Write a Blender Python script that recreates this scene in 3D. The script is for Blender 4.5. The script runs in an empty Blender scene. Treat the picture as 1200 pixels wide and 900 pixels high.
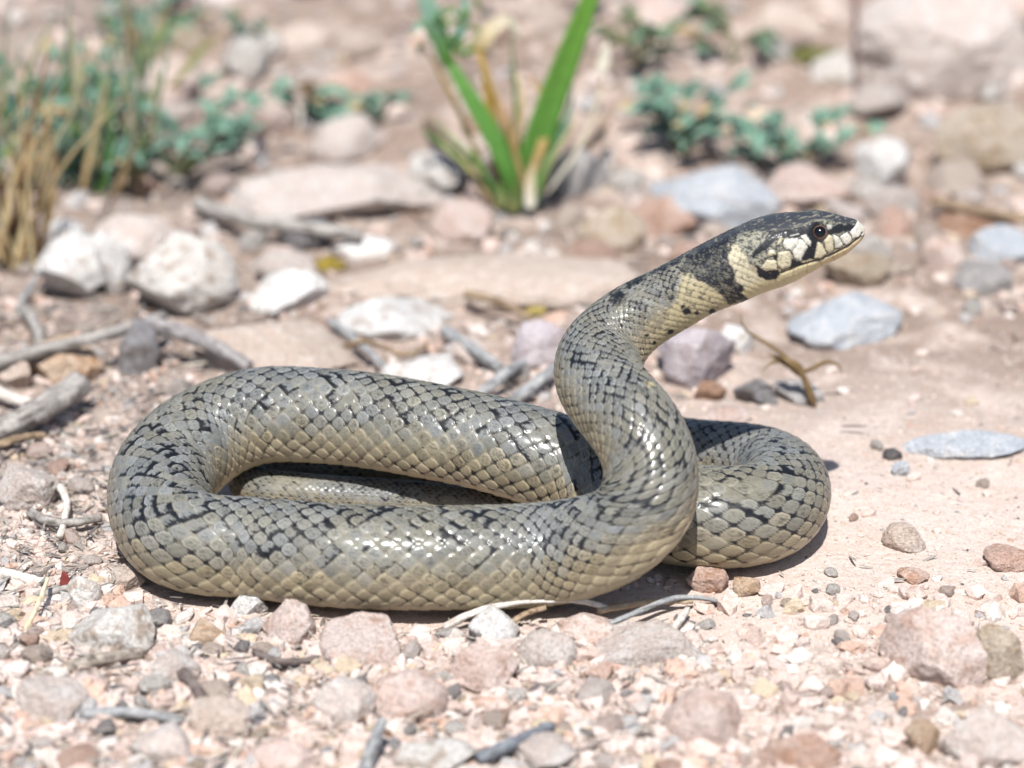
import bpy, bmesh, math, random
import numpy as np
from mathutils import Vector, Matrix

S = bpy.context.scene
COL = S.collection
random.seed(7)
RNG = np.random.default_rng(11)

# ------------------------------------------------------------------ camera (1 unit = 1 cm)
S.unit_settings.scale_length = 0.01
EL = math.radians(22); D = 32.5; K = 13 / 1200
CAM = np.array([0, -D * math.cos(EL), D * math.sin(EL)])
FW = np.array([0, math.cos(EL), -math.sin(EL)])
UP = np.array([0, math.sin(EL), math.cos(EL)])
RT = np.array([1., 0, 0])
cd = bpy.data.cameras.new('camera'); cam = bpy.data.objects.new('camera', cd); COL.objects.link(cam)
cam.location = CAM; cam.rotation_euler = (math.radians(90) - EL, 0, 0)
cd.sensor_width = 36; cd.lens = 36 * D / 13
cd.clip_start = 0.5; cd.clip_end = 20000
cd.dof.use_dof = True; cd.dof.focus_distance = 27.45
cd.dof.aperture_fstop = 0.09 / 0.44; cd.dof.aperture_blades = 0
S.camera = cam

# ------------------------------------------------------------------ light
SUN_EL, SUN_AZ = math.radians(61), math.radians(-4)      # azimuth to the right of the camera's side
sv = Vector((math.sin(SUN_AZ) * math.cos(SUN_EL), -math.cos(SUN_AZ) * math.cos(SUN_EL), math.sin(SUN_EL)))
W = bpy.data.worlds.new('World'); S.world = W; W.use_nodes = True
nt = W.node_tree; bg = nt.nodes['Background']
sky = nt.nodes.new('ShaderNodeTexSky'); sky.sky_type = 'NISHITA'; sky.sun_disc = False
sky.sun_elevation = SUN_EL; sky.sun_rotation = math.atan2(sv.x, sv.y)
nt.links.new(sky.outputs[0], bg.inputs[0]); bg.inputs[1].default_value = 0.085
sl = bpy.data.lights.new('sun', 'SUN'); sun = bpy.data.objects.new('sun', sl); COL.objects.link(sun)
sl.energy = 5.0; sl.angle = math.radians(0.5); sl.color = (1, .975, .94)
sun.rotation_euler = sv.to_track_quat('Z', 'Y').to_euler(); sun.location = sv * 100
S.view_settings.view_transform = 'Standard'; S.view_settings.look = 'None'
S.view_settings.exposure = 0.42; S.view_settings.gamma = 1; S.view_settings.use_curve_mapping = False

# ------------------------------------------------------------------ pixel (1200x900 photo) <-> place
def ray(px, py): return FW * D + RT * (px - 600) * K + UP * (450 - py) * K
def at_z(px, py, z=0.):
    d = ray(px, py); return CAM + d * ((z - CAM[2]) / d[2])
def at_y(px, py, Y):
    d = ray(px, py); return CAM + d * ((Y - CAM[1]) / d[1])
def depth(p): return float((np.asarray(p) - CAM) @ FW)
def cm(p, n): return n * K * depth(p) / D               # n photo pixels at p, in cm
def proj(P):
    q = np.asarray(P) - CAM; d = q @ FW
    return 600 + (q @ RT) / d * D / K, 450 - (q @ UP) / d * D / K

# ------------------------------------------------------------------ noise
def _h(ix, iy, iz, seed):
    n = (ix * 374761393 + iy * 668265263 + iz * 2147483647 + seed * 974711) & 0xffffffff
    n = ((n ^ (n >> 13)) * 1274126177) & 0xffffffff
    n = ((n ^ (n >> 16)) * 2246822519) & 0xffffffff
    return (n ^ (n >> 15)) & 0xffffffff
def rnd(ix, iy, seed=0):
    return _h(ix.astype(np.int64), iy.astype(np.int64), np.zeros_like(ix, dtype=np.int64), seed) / 4294967296.0
def noise3(x, y, z, seed=0):
    x, y, z = np.broadcast_arrays(np.asarray(x, float), np.asarray(y, float), np.asarray(z, float))
    xi, yi, zi = np.floor(x), np.floor(y), np.floor(z)
    fx, fy, fz = x - xi, y - yi, z - zi
    xi, yi, zi = xi.astype(np.int64), yi.astype(np.int64), zi.astype(np.int64)
    u, v, w = [t * t * t * (t * (t * 6 - 15) + 10) for t in (fx, fy, fz)]
    def g(a, b, c):
        h = _h(xi + a, yi + b, zi + c, seed)
        gx = (h & 1023) / 511.5 - 1; gy = ((h >> 10) & 1023) / 511.5 - 1; gz = ((h >> 20) & 1023) / 511.5 - 1
        return gx * (fx - a) + gy * (fy - b) + gz * (fz - c)
    L = lambda a, b, t: a + (b - a) * t
    return L(L(L(g(0,0,0), g(1,0,0), u), L(g(0,1,0), g(1,1,0), u), v),
             L(L(g(0,0,1), g(1,0,1), u), L(g(0,1,1), g(1,1,1), u), v), w) * 1.2
def fbm(x, y, z, o=4, seed=0):
    r = 0; a = 1.
    for i in range(o):
        r = r + a * noise3(np.asarray(x) * 2**i + 17.3 * i, np.asarray(y) * 2**i, np.asarray(z) * 2**i, seed + i); a *= .5
    return r
def sst(a, b, x):
    t = np.clip((x - a) / (b - a), 0, 1); return t * t * (3 - 2 * t)
def mixc(a, b, t): return a + (np.asarray(b) - a) * np.asarray(t)[..., None]

# ------------------------------------------------------------------ mesh helpers
def mesh_from(name, V, F, mat=None, col=None, smooth=True):
    me = bpy.data.meshes.new(name)
    V = np.asarray(V, np.float32); F = np.asarray(F, np.int32)
    me.vertices.add(len(V)); me.vertices.foreach_set('co', V.ravel())
    k = F.shape[1]
    me.loops.add(F.size); me.loops.foreach_set('vertex_index', F.ravel())
    me.polygons.add(len(F)); me.polygons.foreach_set('loop_start', np.arange(0, F.size, k, dtype=np.int32))
    me.update(calc_edges=True); me.validate()
    me.polygons.foreach_set('use_smooth', np.full(len(me.polygons), smooth))
    if col is not None:
        a = me.color_attributes.new('col', 'FLOAT_COLOR', 'POINT')
        a.data.foreach_set('color', np.c_[col, np.ones(len(col))].astype(np.float32).ravel())
    if mat: me.materials.append(mat)
    return me
def link(name, me, parent=None, loc=None):
    o = bpy.data.objects.new(name, me); COL.objects.link(o)
    if parent: o.parent = parent
    if loc is not None: o.location = loc
    return o
def empty(name, loc):
    o = bpy.data.objects.new(name, None); COL.objects.link(o); o.location = loc; o.empty_display_size = .3; return o
def tag(o, label=None, cat=None, group=None, kind=None):
    for k, v in (('label', label), ('category', cat), ('group', group), ('kind', kind)):
        if v: o[k] = v
    return o
def ico(sub):
    bm = bmesh.new(); bmesh.ops.create_icosphere(bm, subdivisions=sub, radius=1)
    V = np.array([v.co[:] for v in bm.verts]); F = np.array([[v.index for v in f.verts] for f in bm.faces]); bm.free()
    return V, F
ICO = {k: ico(k) for k in (1, 2, 3, 4, 5)}
def rotz(a): return np.array([[math.cos(a), -math.sin(a), 0], [math.sin(a), math.cos(a), 0], [0, 0, 1]])
def rock_shape(seed, sub=5, ang=1.0, rough=1.0):
    r = np.random.default_rng(seed); V, F = ICO[sub]; V = V.copy()
    V = V * (1 + .22 * noise3(V[:,0]*1.1 + seed, V[:,1]*1.1, V[:,2]*1.1, seed))[:, None]
    for _ in range(int(5 + 9 * ang)):
        n = r.normal(size=3); n /= np.linalg.norm(n)
        d = 1 - ang * r.uniform(.12, .46)
        q = V @ n - d; V = V - np.outer(np.where(q > 0, q * .93, 0), n)
    N = V / np.linalg.norm(V, axis=1)[:, None]
    V = V + N * (.055 * rough * fbm(V[:,0]*2.6, V[:,1]*2.6, V[:,2]*2.6 + seed, 3, seed))[:, None]
    V = V + N * (.04 * rough * fbm(V[:,0]*8, V[:,1]*8, V[:,2]*8 + seed, 4, seed + 5))[:, None]
    lo, hi = V.min(0), V.max(0)
    return (V - (lo + hi) / 2) / ((hi - lo) / 2), F
def frames(P, hint=(0, 0, 1)):
    P = np.asarray(P, float); T = np.gradient(P, axis=0); T /= np.linalg.norm(T, axis=1)[:, None] + 1e-9
    h = np.broadcast_to(np.asarray(hint, float), P.shape)
    U = h - T * np.sum(h * T, 1)[:, None]; U /= np.linalg.norm(U, axis=1)[:, None] + 1e-9
    return T, U, np.cross(T, U)
def cspline(P, n):
    P = np.asarray(P, float)
    if len(P) == 2: return P[0] + (P[1] - P[0]) * np.linspace(0, 1, n)[:, None]
    t = np.r_[0, np.cumsum(np.maximum(1e-6, np.linalg.norm(np.diff(P[:, :3], axis=0), axis=1))**.75)]
    N = len(P); h = np.diff(t); A = np.zeros((N, N)); B = np.zeros_like(P); A[0, 0] = A[-1, -1] = 1
    for i in range(1, N - 1):
        A[i, i-1] = h[i-1]; A[i, i] = 2 * (h[i-1] + h[i]); A[i, i+1] = h[i]
        B[i] = 6 * ((P[i+1] - P[i]) / h[i] - (P[i] - P[i-1]) / h[i-1])
    M = np.linalg.solve(A, B); tt = np.linspace(0, t[-1], n); i = np.clip(np.searchsorted(t, tt) - 1, 0, N - 2)
    a = ((t[i+1] - tt) / h[i])[:, None]; b = ((tt - t[i]) / h[i])[:, None]; hh = (h[i]**2 / 6)[:, None]
    return a * P[i] + b * P[i+1] + ((a**3 - a) * M[i] + (b**3 - b) * M[i+1]) * hh
def tube_faces(n, k, caps=True):
    i = np.arange(n - 1)[:, None]; j = np.arange(k)[None, :]; j2 = (j + 1) % k
    return np.stack([i*k + j, i*k + j2, (i+1)*k + j2, (i+1)*k + j], -1).reshape(-1, 4)
def sweep(P, ru, rs, k=10, hint=(0, 0, 1), lump=0., seed=0, fold=0.):
    """closed tube along P, half-thickness ru along hint and rs sideways; ends closed by shrinking"""
    P = np.asarray(P, float); n = len(P); T, U, Sd = frames(P, hint)
    ru = np.broadcast_to(ru, n).astype(float).copy(); rs = np.broadcast_to(rs, n).astype(float).copy()
    P = np.vstack([P[:1], P, P[-1:]]); U = np.vstack([U[:1], U, U[-1:]]); Sd = np.vstack([Sd[:1], Sd, Sd[-1:]])
    ru = np.r_[1e-4, ru, 1e-4]; rs = np.r_[1e-4, rs, 1e-4]; n += 2
    th = np.arange(k) / k * 2 * math.pi
    m = 1 + (lump * fbm(np.cos(th)[None, :] * 1.5, np.sin(th)[None, :] * 1.5, np.arange(n)[:, None] * .22, 3, seed) if lump else 0 * th[None, :] + np.zeros((n, 1)))
    c = np.cos(th)[None, :] * ru[:, None] * m; s = np.sin(th)[None, :] * rs[:, None] * m
    if fold: c = c + fold * np.abs(np.sin(th))[None, :] * rs[:, None]
    V = P[:, None, :] + c[..., None] * U[:, None, :] + s[..., None] * Sd[:, None, :]
    tt = np.repeat(np.linspace(0, 1, n), k); tha = np.tile(th, n)
    return V.reshape(-1, 3), tube_faces(n, k), tt, tha

# ------------------------------------------------------------------ node helpers / materials
def newmat(name):
    m = bpy.data.materials.new(name); m.use_nodes = True
    return m, m.node_tree, m.node_tree.nodes['Principled BSDF']
def nd(t, typ, **kw):
    n = t.nodes.new(typ)
    for k, v in kw.items():
        if k.startswith('i_'): n.inputs[k[2:].replace('_', ' ')].default_value = v
        else: setattr(n, k, v)
    return n
def ramp(t, src, p):
    r = t.nodes.new('ShaderNodeValToRGB'); e = r.color_ramp.elements
    while len(e) < len(p): e.new(.5)
    for q, (pos, c) in zip(e, p): q.position = pos; q.color = (*c, 1) if len(c) == 3 else c
    t.links.new(src, r.inputs[0]); return r
def mixn(t, fac, a, b, mode='MIX'):
    m = t.nodes.new('ShaderNodeMix'); m.data_type = 'RGBA'; m.blend_type = mode
    for idx, v in ((0, fac), (6, a), (7, b)):
        if hasattr(v, 'type') and hasattr(v, 'is_linked'): t.links.new(v, m.inputs[idx])
        elif idx == 0: m.inputs[0].default_value = v
        else: m.inputs[idx].default_value = (*v, 1)
    return m.outputs[2]
def bump(t, p, hsock, strength, dist, prev=None):
    b = t.nodes.new('ShaderNodeBump'); b.inputs['Strength'].default_value = strength; b.inputs['Distance'].default_value = dist
    t.links.new(hsock, b.inputs['Height'])
    if prev is not None: t.links.new(prev.outputs[0], b.inputs['Normal'])
    t.links.new(b.outputs[0], p.inputs['Normal']); return b
def rockmat(name, c1, c2, c3, scale=1.0, rough=.85):
    m, t, p = newmat(name); L = t.links.new
    tc = nd(t, 'ShaderNodeTexCoord'); oi = nd(t, 'ShaderNodeObjectInfo')
    mul = nd(t, 'ShaderNodeVectorMath', operation='MULTIPLY_ADD')
    L(tc.outputs['Object'], mul.inputs[0]); mul.inputs[1].default_value = (1, 1, 1)
    cmb = nd(t, 'ShaderNodeMath', operation='MULTIPLY'); cmb.inputs[1].default_value = 91.; L(oi.outputs['Random'], cmb.inputs[0])
    L(cmb.outputs[0], mul.inputs[2]); vec = mul.outputs[0]
    n1 = nd(t, 'ShaderNodeTexNoise', i_Scale=1.5 * scale, i_Detail=5., i_Roughness=.6); L(vec, n1.inputs['Vector'])
    n2 = nd(t, 'ShaderNodeTexNoise', i_Scale=5 * scale, i_Detail=8., i_Roughness=.65); L(vec, n2.inputs['Vector'])
    n3 = nd(t, 'ShaderNodeTexNoise', i_Scale=26 * scale, i_Detail=6., i_Roughness=.7); L(vec, n3.inputs['Vector'])
    vo = nd(t, 'ShaderNodeTexVoronoi', i_Scale=16 * scale); L(vec, vo.inputs['Vector'])
    f1 = ramp(t, n1.outputs[0], [(.38, (0,0,0)), (.62, (1,1,1))]).outputs[0]
    f2 = ramp(t, n2.outputs[0], [(.50, (0,0,0)), (.62, (1,1,1))]).outputs[0]
    c = mixn(t, f1, c1, c2); c = mixn(t, f2, c, c3)
    f3 = ramp(t, n3.outputs[0], [(.32, (.50,.47,.45)), (.56, (1.10,1.10,1.10))]).outputs[0]
    c = mixn(t, .8, c, f3, 'MULTIPLY')
    val = nd(t, 'ShaderNodeHueSaturation'); L(c, val.inputs['Color'])
    mr = nd(t, 'ShaderNodeMapRange'); L(oi.outputs['Random'], mr.inputs[0]); mr.inputs[3].default_value = .86; mr.inputs[4].default_value = 1.1
    L(mr.outputs[0], val.inputs['Value']); L(val.outputs[0], p.inputs['Base Color'])
    p.inputs['Roughness'].default_value = rough; p.inputs['Specular IOR Level'].default_value = .3
    b = bump(t, p, n2.outputs[0], .9, .13 / scale); bump(t, p, n3.outputs[0], .9, .035 / scale, b)
    return m
ROCKC = {
 'white':   ((.80,.77,.73), (.70,.66,.61), (.47,.38,.31)),
 'chalk':   ((.86,.85,.83), (.78,.76,.73), (.60,.53,.47)),
 'pale':    ((.69,.60,.545), (.64,.54,.485), (.74,.69,.65)),
 'beige':   ((.65,.535,.455), (.60,.48,.40), (.70,.61,.54)),
 'pink':    ((.68,.525,.46), (.72,.61,.555), (.60,.43,.355)),
 'salmon':  ((.60,.40,.32), (.66,.50,.42), (.50,.30,.21)),
 'orange':  ((.52,.36,.24), (.58,.45,.34), (.44,.27,.16)),
 'slate':   ((.23,.22,.23), (.30,.29,.29), (.17,.15,.14)),
 'grey':    ((.43,.41,.40), (.36,.34,.33), (.52,.49,.46)),
 'blue':    ((.52,.55,.585), (.45,.48,.52), (.60,.60,.60)),  # blue tint of the skylight put into the stone colour
 'lavender':((.55,.495,.525), (.62,.56,.57), (.50,.42,.43)),
 'tan':     ((.50,.41,.31), (.57,.49,.41), (.40,.29,.19)),
 'brown':   ((.30,.17,.11), (.40,.25,.17), (.46,.33,.25)),
 'dark':    ((.08,.075,.075), (.13,.12,.12), (.19,.17,.16)),
}
ROCK = {k: rockmat('rock_' + k, *v) for k, v in ROCKC.items()}
PEB = {k: rockmat('pebble_' + k, *v, scale=.9) for k, v in ROCKC.items()}
def colmat(name, rough=.85, spec=.3, bs=40., bd=.02, bst=.4, trans=0., vary=.35, nscale=30.):
    m, t, p = newmat(name); L = t.links.new
    at = nd(t, 'ShaderNodeAttribute', attribute_name='col'); tc = nd(t, 'ShaderNodeTexCoord')
    n = nd(t, 'ShaderNodeTexNoise', i_Scale=nscale, i_Detail=6., i_Roughness=.65); L(tc.outputs['Object'], n.inputs['Vector'])
    f = ramp(t, n.outputs[0], [(.3, (1 - vary,) * 3), (.65, (1 + vary * .4,) * 3)]).outputs[0]
    c = mixn(t, 1., at.outputs['Color'], f, 'MULTIPLY'); L(c, p.inputs['Base Color'])
    p.inputs['Roughness'].default_value = rough; p.inputs['Specular IOR Level'].default_value = spec
    n2 = nd(t, 'ShaderNodeTexNoise', i_Scale=bs, i_Detail=5.); L(tc.outputs['Object'], n2.inputs['Vector'])
    bump(t, p, n2.outputs[0], bst, bd)
    if trans:
        tr = nd(t, 'ShaderNodeBsdfTranslucent'); L(c, tr.inputs[0]); mx = nd(t, 'ShaderNodeMixShader'); mx.inputs[0].default_value = trans
        L(p.outputs[0], mx.inputs[1]); L(tr.outputs[0], mx.inputs[2]); L(mx.outputs[0], t.nodes['Material Output'].inputs[0])
    return m
M_WOOD = colmat('weathered_wood', bs=18., bd=.03, nscale=22.)
M_LEAF = colmat('leaf', rough=.5, spec=.35, bs=12., bd=.01, trans=.25, vary=.22, nscale=9.)
M_GRAV = colmat('gravel_stone', bs=55., bd=.012, nscale=45., vary=.4)
M_MOSS = colmat('moss', rough=.95, spec=.1, bs=30., bd=.05, bst=1., nscale=25.)

# ------------------------------------------------------------------ snake path (head to tail)
CP = [(1012.5,266.5,'Y',-4.5,2),(1009.5,267.8,'Y',-4.5,8.6),(1000,271,'Y',-4.5,16.2),(985,275,'Y',-4.5,24.3),(965,278,'Y',-4.5,30.5),(940,284,'Y',-4.5,36),(910,293,'Y',-4.5,41),
(880,304,'Y',-4.5,40),(850,318,'Y',-4.5,39.5),(820,333,'Y',-4.5,40),(790,350,'Y',-4.48,41),(755,369,'Y',-4.47,43),(724,392,'Y',-4.53,46),
(705,416,'Y',-4.72,49),(703,444,'Y',-5.08,51),(722,474,'Y',-5.48,52),(747,506,'Y',-5.86,53),(762,546,'Y',-6.12,54),(757,590,'Y',-6.32,56),
(733,622,'Y',-6.36,58),(690,642,'Y',-6.25,61),(640,651,'Y',-6.14,62),(550,655,'z',1.0,62),(450,655,'z',1.0,62),(350,649,'z',1.0,61),(290,643,'z',1.0,60),
(245,640,'z',1.0,60),(212,630,'z',1.0,60),(193,608,'z',1.03,60),(188,580,'z',1.1,60),(195,555,'z',1.2,60),(213,533,'z',1.35,60),(245,510,'z',1.55,59),
(300,490,'z',1.85,58),(360,488,'z',2.0,57),(430,494,'z',2.0,57),(500,506,'z',1.95,57),(560,518,'z',1.85,57),(620,534,'z',1.65,58),(680,554,'z',1.35,59),
(735,580,'z',1.1,60),(790,602,'z',1.0,61),(845,608,'z',1.0,61),(890,602,'z',1.0,59),(914,585,'z',1.0,56),(916,565,'z',1.0,52),(897,549,'z',1.0,48),(862,540,'z',1.0,45),(820,534,'z',1.0,42),
(760,523,'z',1.0,38),(690,519,'z',1.0,35),(620,522,'z',1.0,32),(540,530,'z',1.0,30),(460,540,'z',1.0,28),(380,546,'z',1.0,27),(340,547,'z',1.0,26),(304,553,'z',1.0,26),(293,563,'z',1.0,25),(305,573,'z',1.0,25),(340,578,'z',1.0,25),(400,582,'z',1.0,24),(480,586,'z',1.0,23),(560,592,'z',1.0,21),(620,596,'z',1.0,18),(680,600,'z',1.0,14),(730,606,'z',1.0,9),(765,612,'z',1.0,3)]
def solve_path():
    P = []; R = []
    for px, py, m, v, r in CP:
        if m == 'Y': p = at_y(px, py, v); rc = cm(p, r)
        else:
            rc = .5
            for _ in range(6): p = at_z(px, py, v * rc); rc = cm(p, r)
        P.append(p); R.append(rc)
    return np.array(P), np.array(R)
_P, _R = solve_path()
PATH = cspline(np.c_[_P, _R], 6000)
PATH[:, 3] = np.maximum(PATH[:, 3], .012)
PS = PATH[::12, :3]; PR = PATH[::12, 3]
def snake_clear(x, y, r, zmax=1.1):
    d = np.hypot(PS[:, 0] - x, PS[:, 1] - y) - PR * .97 - r
    d[PS[:, 2] - PR > zmax] = 9
    return d.min()

# ------------------------------------------------------------------ ground
def hgt(x, y):
    x = np.asarray(x, float); y = np.asarray(y, float)
    e = np.sqrt(((x + .4) / 4.6)**2 + ((y + 4.7) / 2.4)**2)
    w = .12 + .88 * sst(.85, 1.6, e)
    sand = sst(2., 4.5, x) * (1 - sst(-.5, 3, y))
    big = .16 * noise3(x * .23 + 3, y * .23, .5, 3) + .10 * noise3(x * .6, y * .6, 2.5, 4)
    far = 1 + sst(2, 18, y) * 2.2
    big = big + .03 * np.maximum(0, y - 6) * sst(6, 14, y) * (1 - sst(60, 200, y))
    fine = (.045 * fbm(x * 1.9, y * 1.9, .3, 4, 8)) * (1 - .35 * sand) + .012 * fbm(x * 9, y * 9, .7, 2, 15)
    return big * w * far + fine * (.5 + .5 * w) - .01
def axis(a, b, st, grow, lim):
    c = list(np.arange(a, b, st)); s = st; p = c[-1]
    while p < lim[1]: s *= grow; p += s; c.append(p)
    s = st; p = c[0]; pre = []
    while p > lim[0]: s *= grow; p -= s; pre.append(p)
    return np.array(pre[::-1] + c)
def build_ground():
    xs = axis(-6., 6., .036, 1.045, (-1500, 1500)); ys = axis(-10., 2.5, .036, 1.03, (-1500, 2500))
    X, Y = np.meshgrid(xs, ys); Z = hgt(X, Y)
    V = np.c_[X.ravel(), Y.ravel(), Z.ravel()]; nx, ny = len(xs), len(ys)
    i = np.arange(ny - 1)[:, None]; j = np.arange(nx - 1)[None, :]
    F = np.stack([i*nx + j, i*nx + j + 1, (i+1)*nx + j + 1, (i+1)*nx + j], -1).reshape(-1, 4)
    m, t, p = newmat('stony_soil'); L = t.links.new
    tc = nd(t, 'ShaderNodeTexCoord'); v = tc.outputs['Object']
    def N(s, d=6., r=.6):
        n = nd(t, 'ShaderNodeTexNoise', i_Scale=s, i_Detail=d, i_Roughness=r); L(v, n.inputs['Vector']); return n.outputs[0]
    n0, n1, n2, n3 = N(.35), N(1.7), N(9., 8., .7), N(38., 6., .7)
    vo = nd(t, 'ShaderNodeTexVoronoi', i_Scale=17.); L(v, vo.inputs['Vector'])
    vo2 = nd(t, 'ShaderNodeTexVoronoi', i_Scale=34.); L(v, vo2.inputs['Vector'])
    c = mixn(t, ramp(t, n0, [(.38,(0,0,0)),(.62,(1,1,1))]).outputs[0], (.60,.475,.41), (.61,.51,.455))
    c = mixn(t, ramp(t, n1, [(.42,(0,0,0)),(.68,(1,1,1))]).outputs[0], c, (.62,.545,.49))
    c = mixn(t, ramp(t, n2, [(.54,(0,0,0)),(.68,(1,1,1))]).outputs[0], c, (.52,.40,.32))
    geo = nd(t, 'ShaderNodeSeparateXYZ'); L(v, geo.inputs[0]); mrb = nd(t, 'ShaderNodeMapRange'); L(geo.outputs[1], mrb.inputs[0]); mrb.inputs[1].default_value = -3.4; mrb.inputs[2].default_value = 1.5
    nb = N(.8, 5., .65); ad = nd(t, 'ShaderNodeMath', operation='MULTIPLY'); L(ramp(t, nb, [(.33,(0,0,0)),(.52,(1,1,1))]).outputs[0], ad.inputs[0]); L(mrb.outputs[0], ad.inputs[1])
    c = mixn(t, ad.outputs[0], c, (.29,.22,.18))
    mrl = nd(t, 'ShaderNodeMapRange'); L(geo.outputs[0], mrl.inputs[0]); mrl.inputs[1].default_value = -2.6; mrl.inputs[2].default_value = -4.2
    al = nd(t, 'ShaderNodeMath', operation='MULTIPLY'); L(ramp(t, N(2.6, 6., .7), [(.44,(0,0,0)),(.58,(.8,.8,.8))]).outputs[0], al.inputs[0]); L(mrl.outputs[0], al.inputs[1])
    c = mixn(t, al.outputs[0], c, (.24,.20,.175))
    mrf = nd(t, 'ShaderNodeMapRange'); L(geo.outputs[1], mrf.inputs[0]); mrf.inputs[1].default_value = -6.6; mrf.inputs[2].default_value = -7.4
    af = nd(t, 'ShaderNodeMath', operation='MULTIPLY'); L(ramp(t, N(3.4, 6., .7), [(.46,(0,0,0)),(.56,(.85,.85,.85))]).outputs[0], af.inputs[0]); L(mrf.outputs[0], af.inputs[1])
    c = mixn(t, af.outputs[0], c, (.30,.225,.185))  # darker patches paint shaded gaps between the front stones into the soil
    sp = ramp(t, vo2.outputs['Color'], [(.0,(.62,.56,.52)),(.25,(1,1,1)),(.8,(1,1,1)),(1.,(1.25,1.25,1.25))]).outputs[0]
    c = mixn(t, .7, c, sp, 'MULTIPLY')
    f3 = ramp(t, n3, [(.3,(.70,.68,.66)),(.56,(1.06,1.06,1.06))]).outputs[0]
    c = mixn(t, .85, c, f3, 'MULTIPLY'); L(c, p.inputs['Base Color'])
    p.inputs['Roughness'].default_value = .95; p.inputs['Specular IOR Level'].default_value = .15
    b = bump(t, p, n2, .65, .065); b2 = bump(t, p, vo.outputs['Distance'], .25, .03, b); bump(t, p, n3, .6, .02, b2)
    o = link('ground', mesh_from('ground', V, F, m)); tag(o, kind='structure')
build_ground()

# ------------------------------------------------------------------ snake
def pip(x, y, poly):
    poly = np.asarray(poly, float); ins = np.zeros(x.shape, bool); dist = np.full(x.shape, 1e9)
    for (x1, y1), (x2, y2) in zip(poly, np.roll(poly, -1, 0)):
        c = ((y1 > y) != (y2 > y)) & (x < (x2 - x1) * (y - y1) / (y2 - y1 + 1e-12) + x1); ins ^= c
        dist = np.minimum(dist, segd(x, y, x1, y1, x2, y2))
    return np.where(ins, dist, -dist)                      # signed: positive inside
def segd(x, y, x1, y1, x2, y2):
    dx, dy = x2 - x1, y2 - y1; tt = np.clip(((x - x1) * dx + (y - y1) * dy) / (dx*dx + dy*dy + 1e-12), 0, 1)
    return np.hypot(x - x1 - tt * dx, y - y1 - tt * dy)
def lined(x, y, pts):
    d = np.full(x.shape, 1e9)
    for a, b in zip(pts[:-1], pts[1:]): d = np.minimum(d, segd(x, y, *a, *b))
    return d
def Z2(*p): return [(860 + a / 6.6667, 220 + b / 6.6667) for a, b in p]
def Z1(*p): return [(600 + a / 2.7273, 220 + b / 2.7273) for a, b in p]
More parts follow.
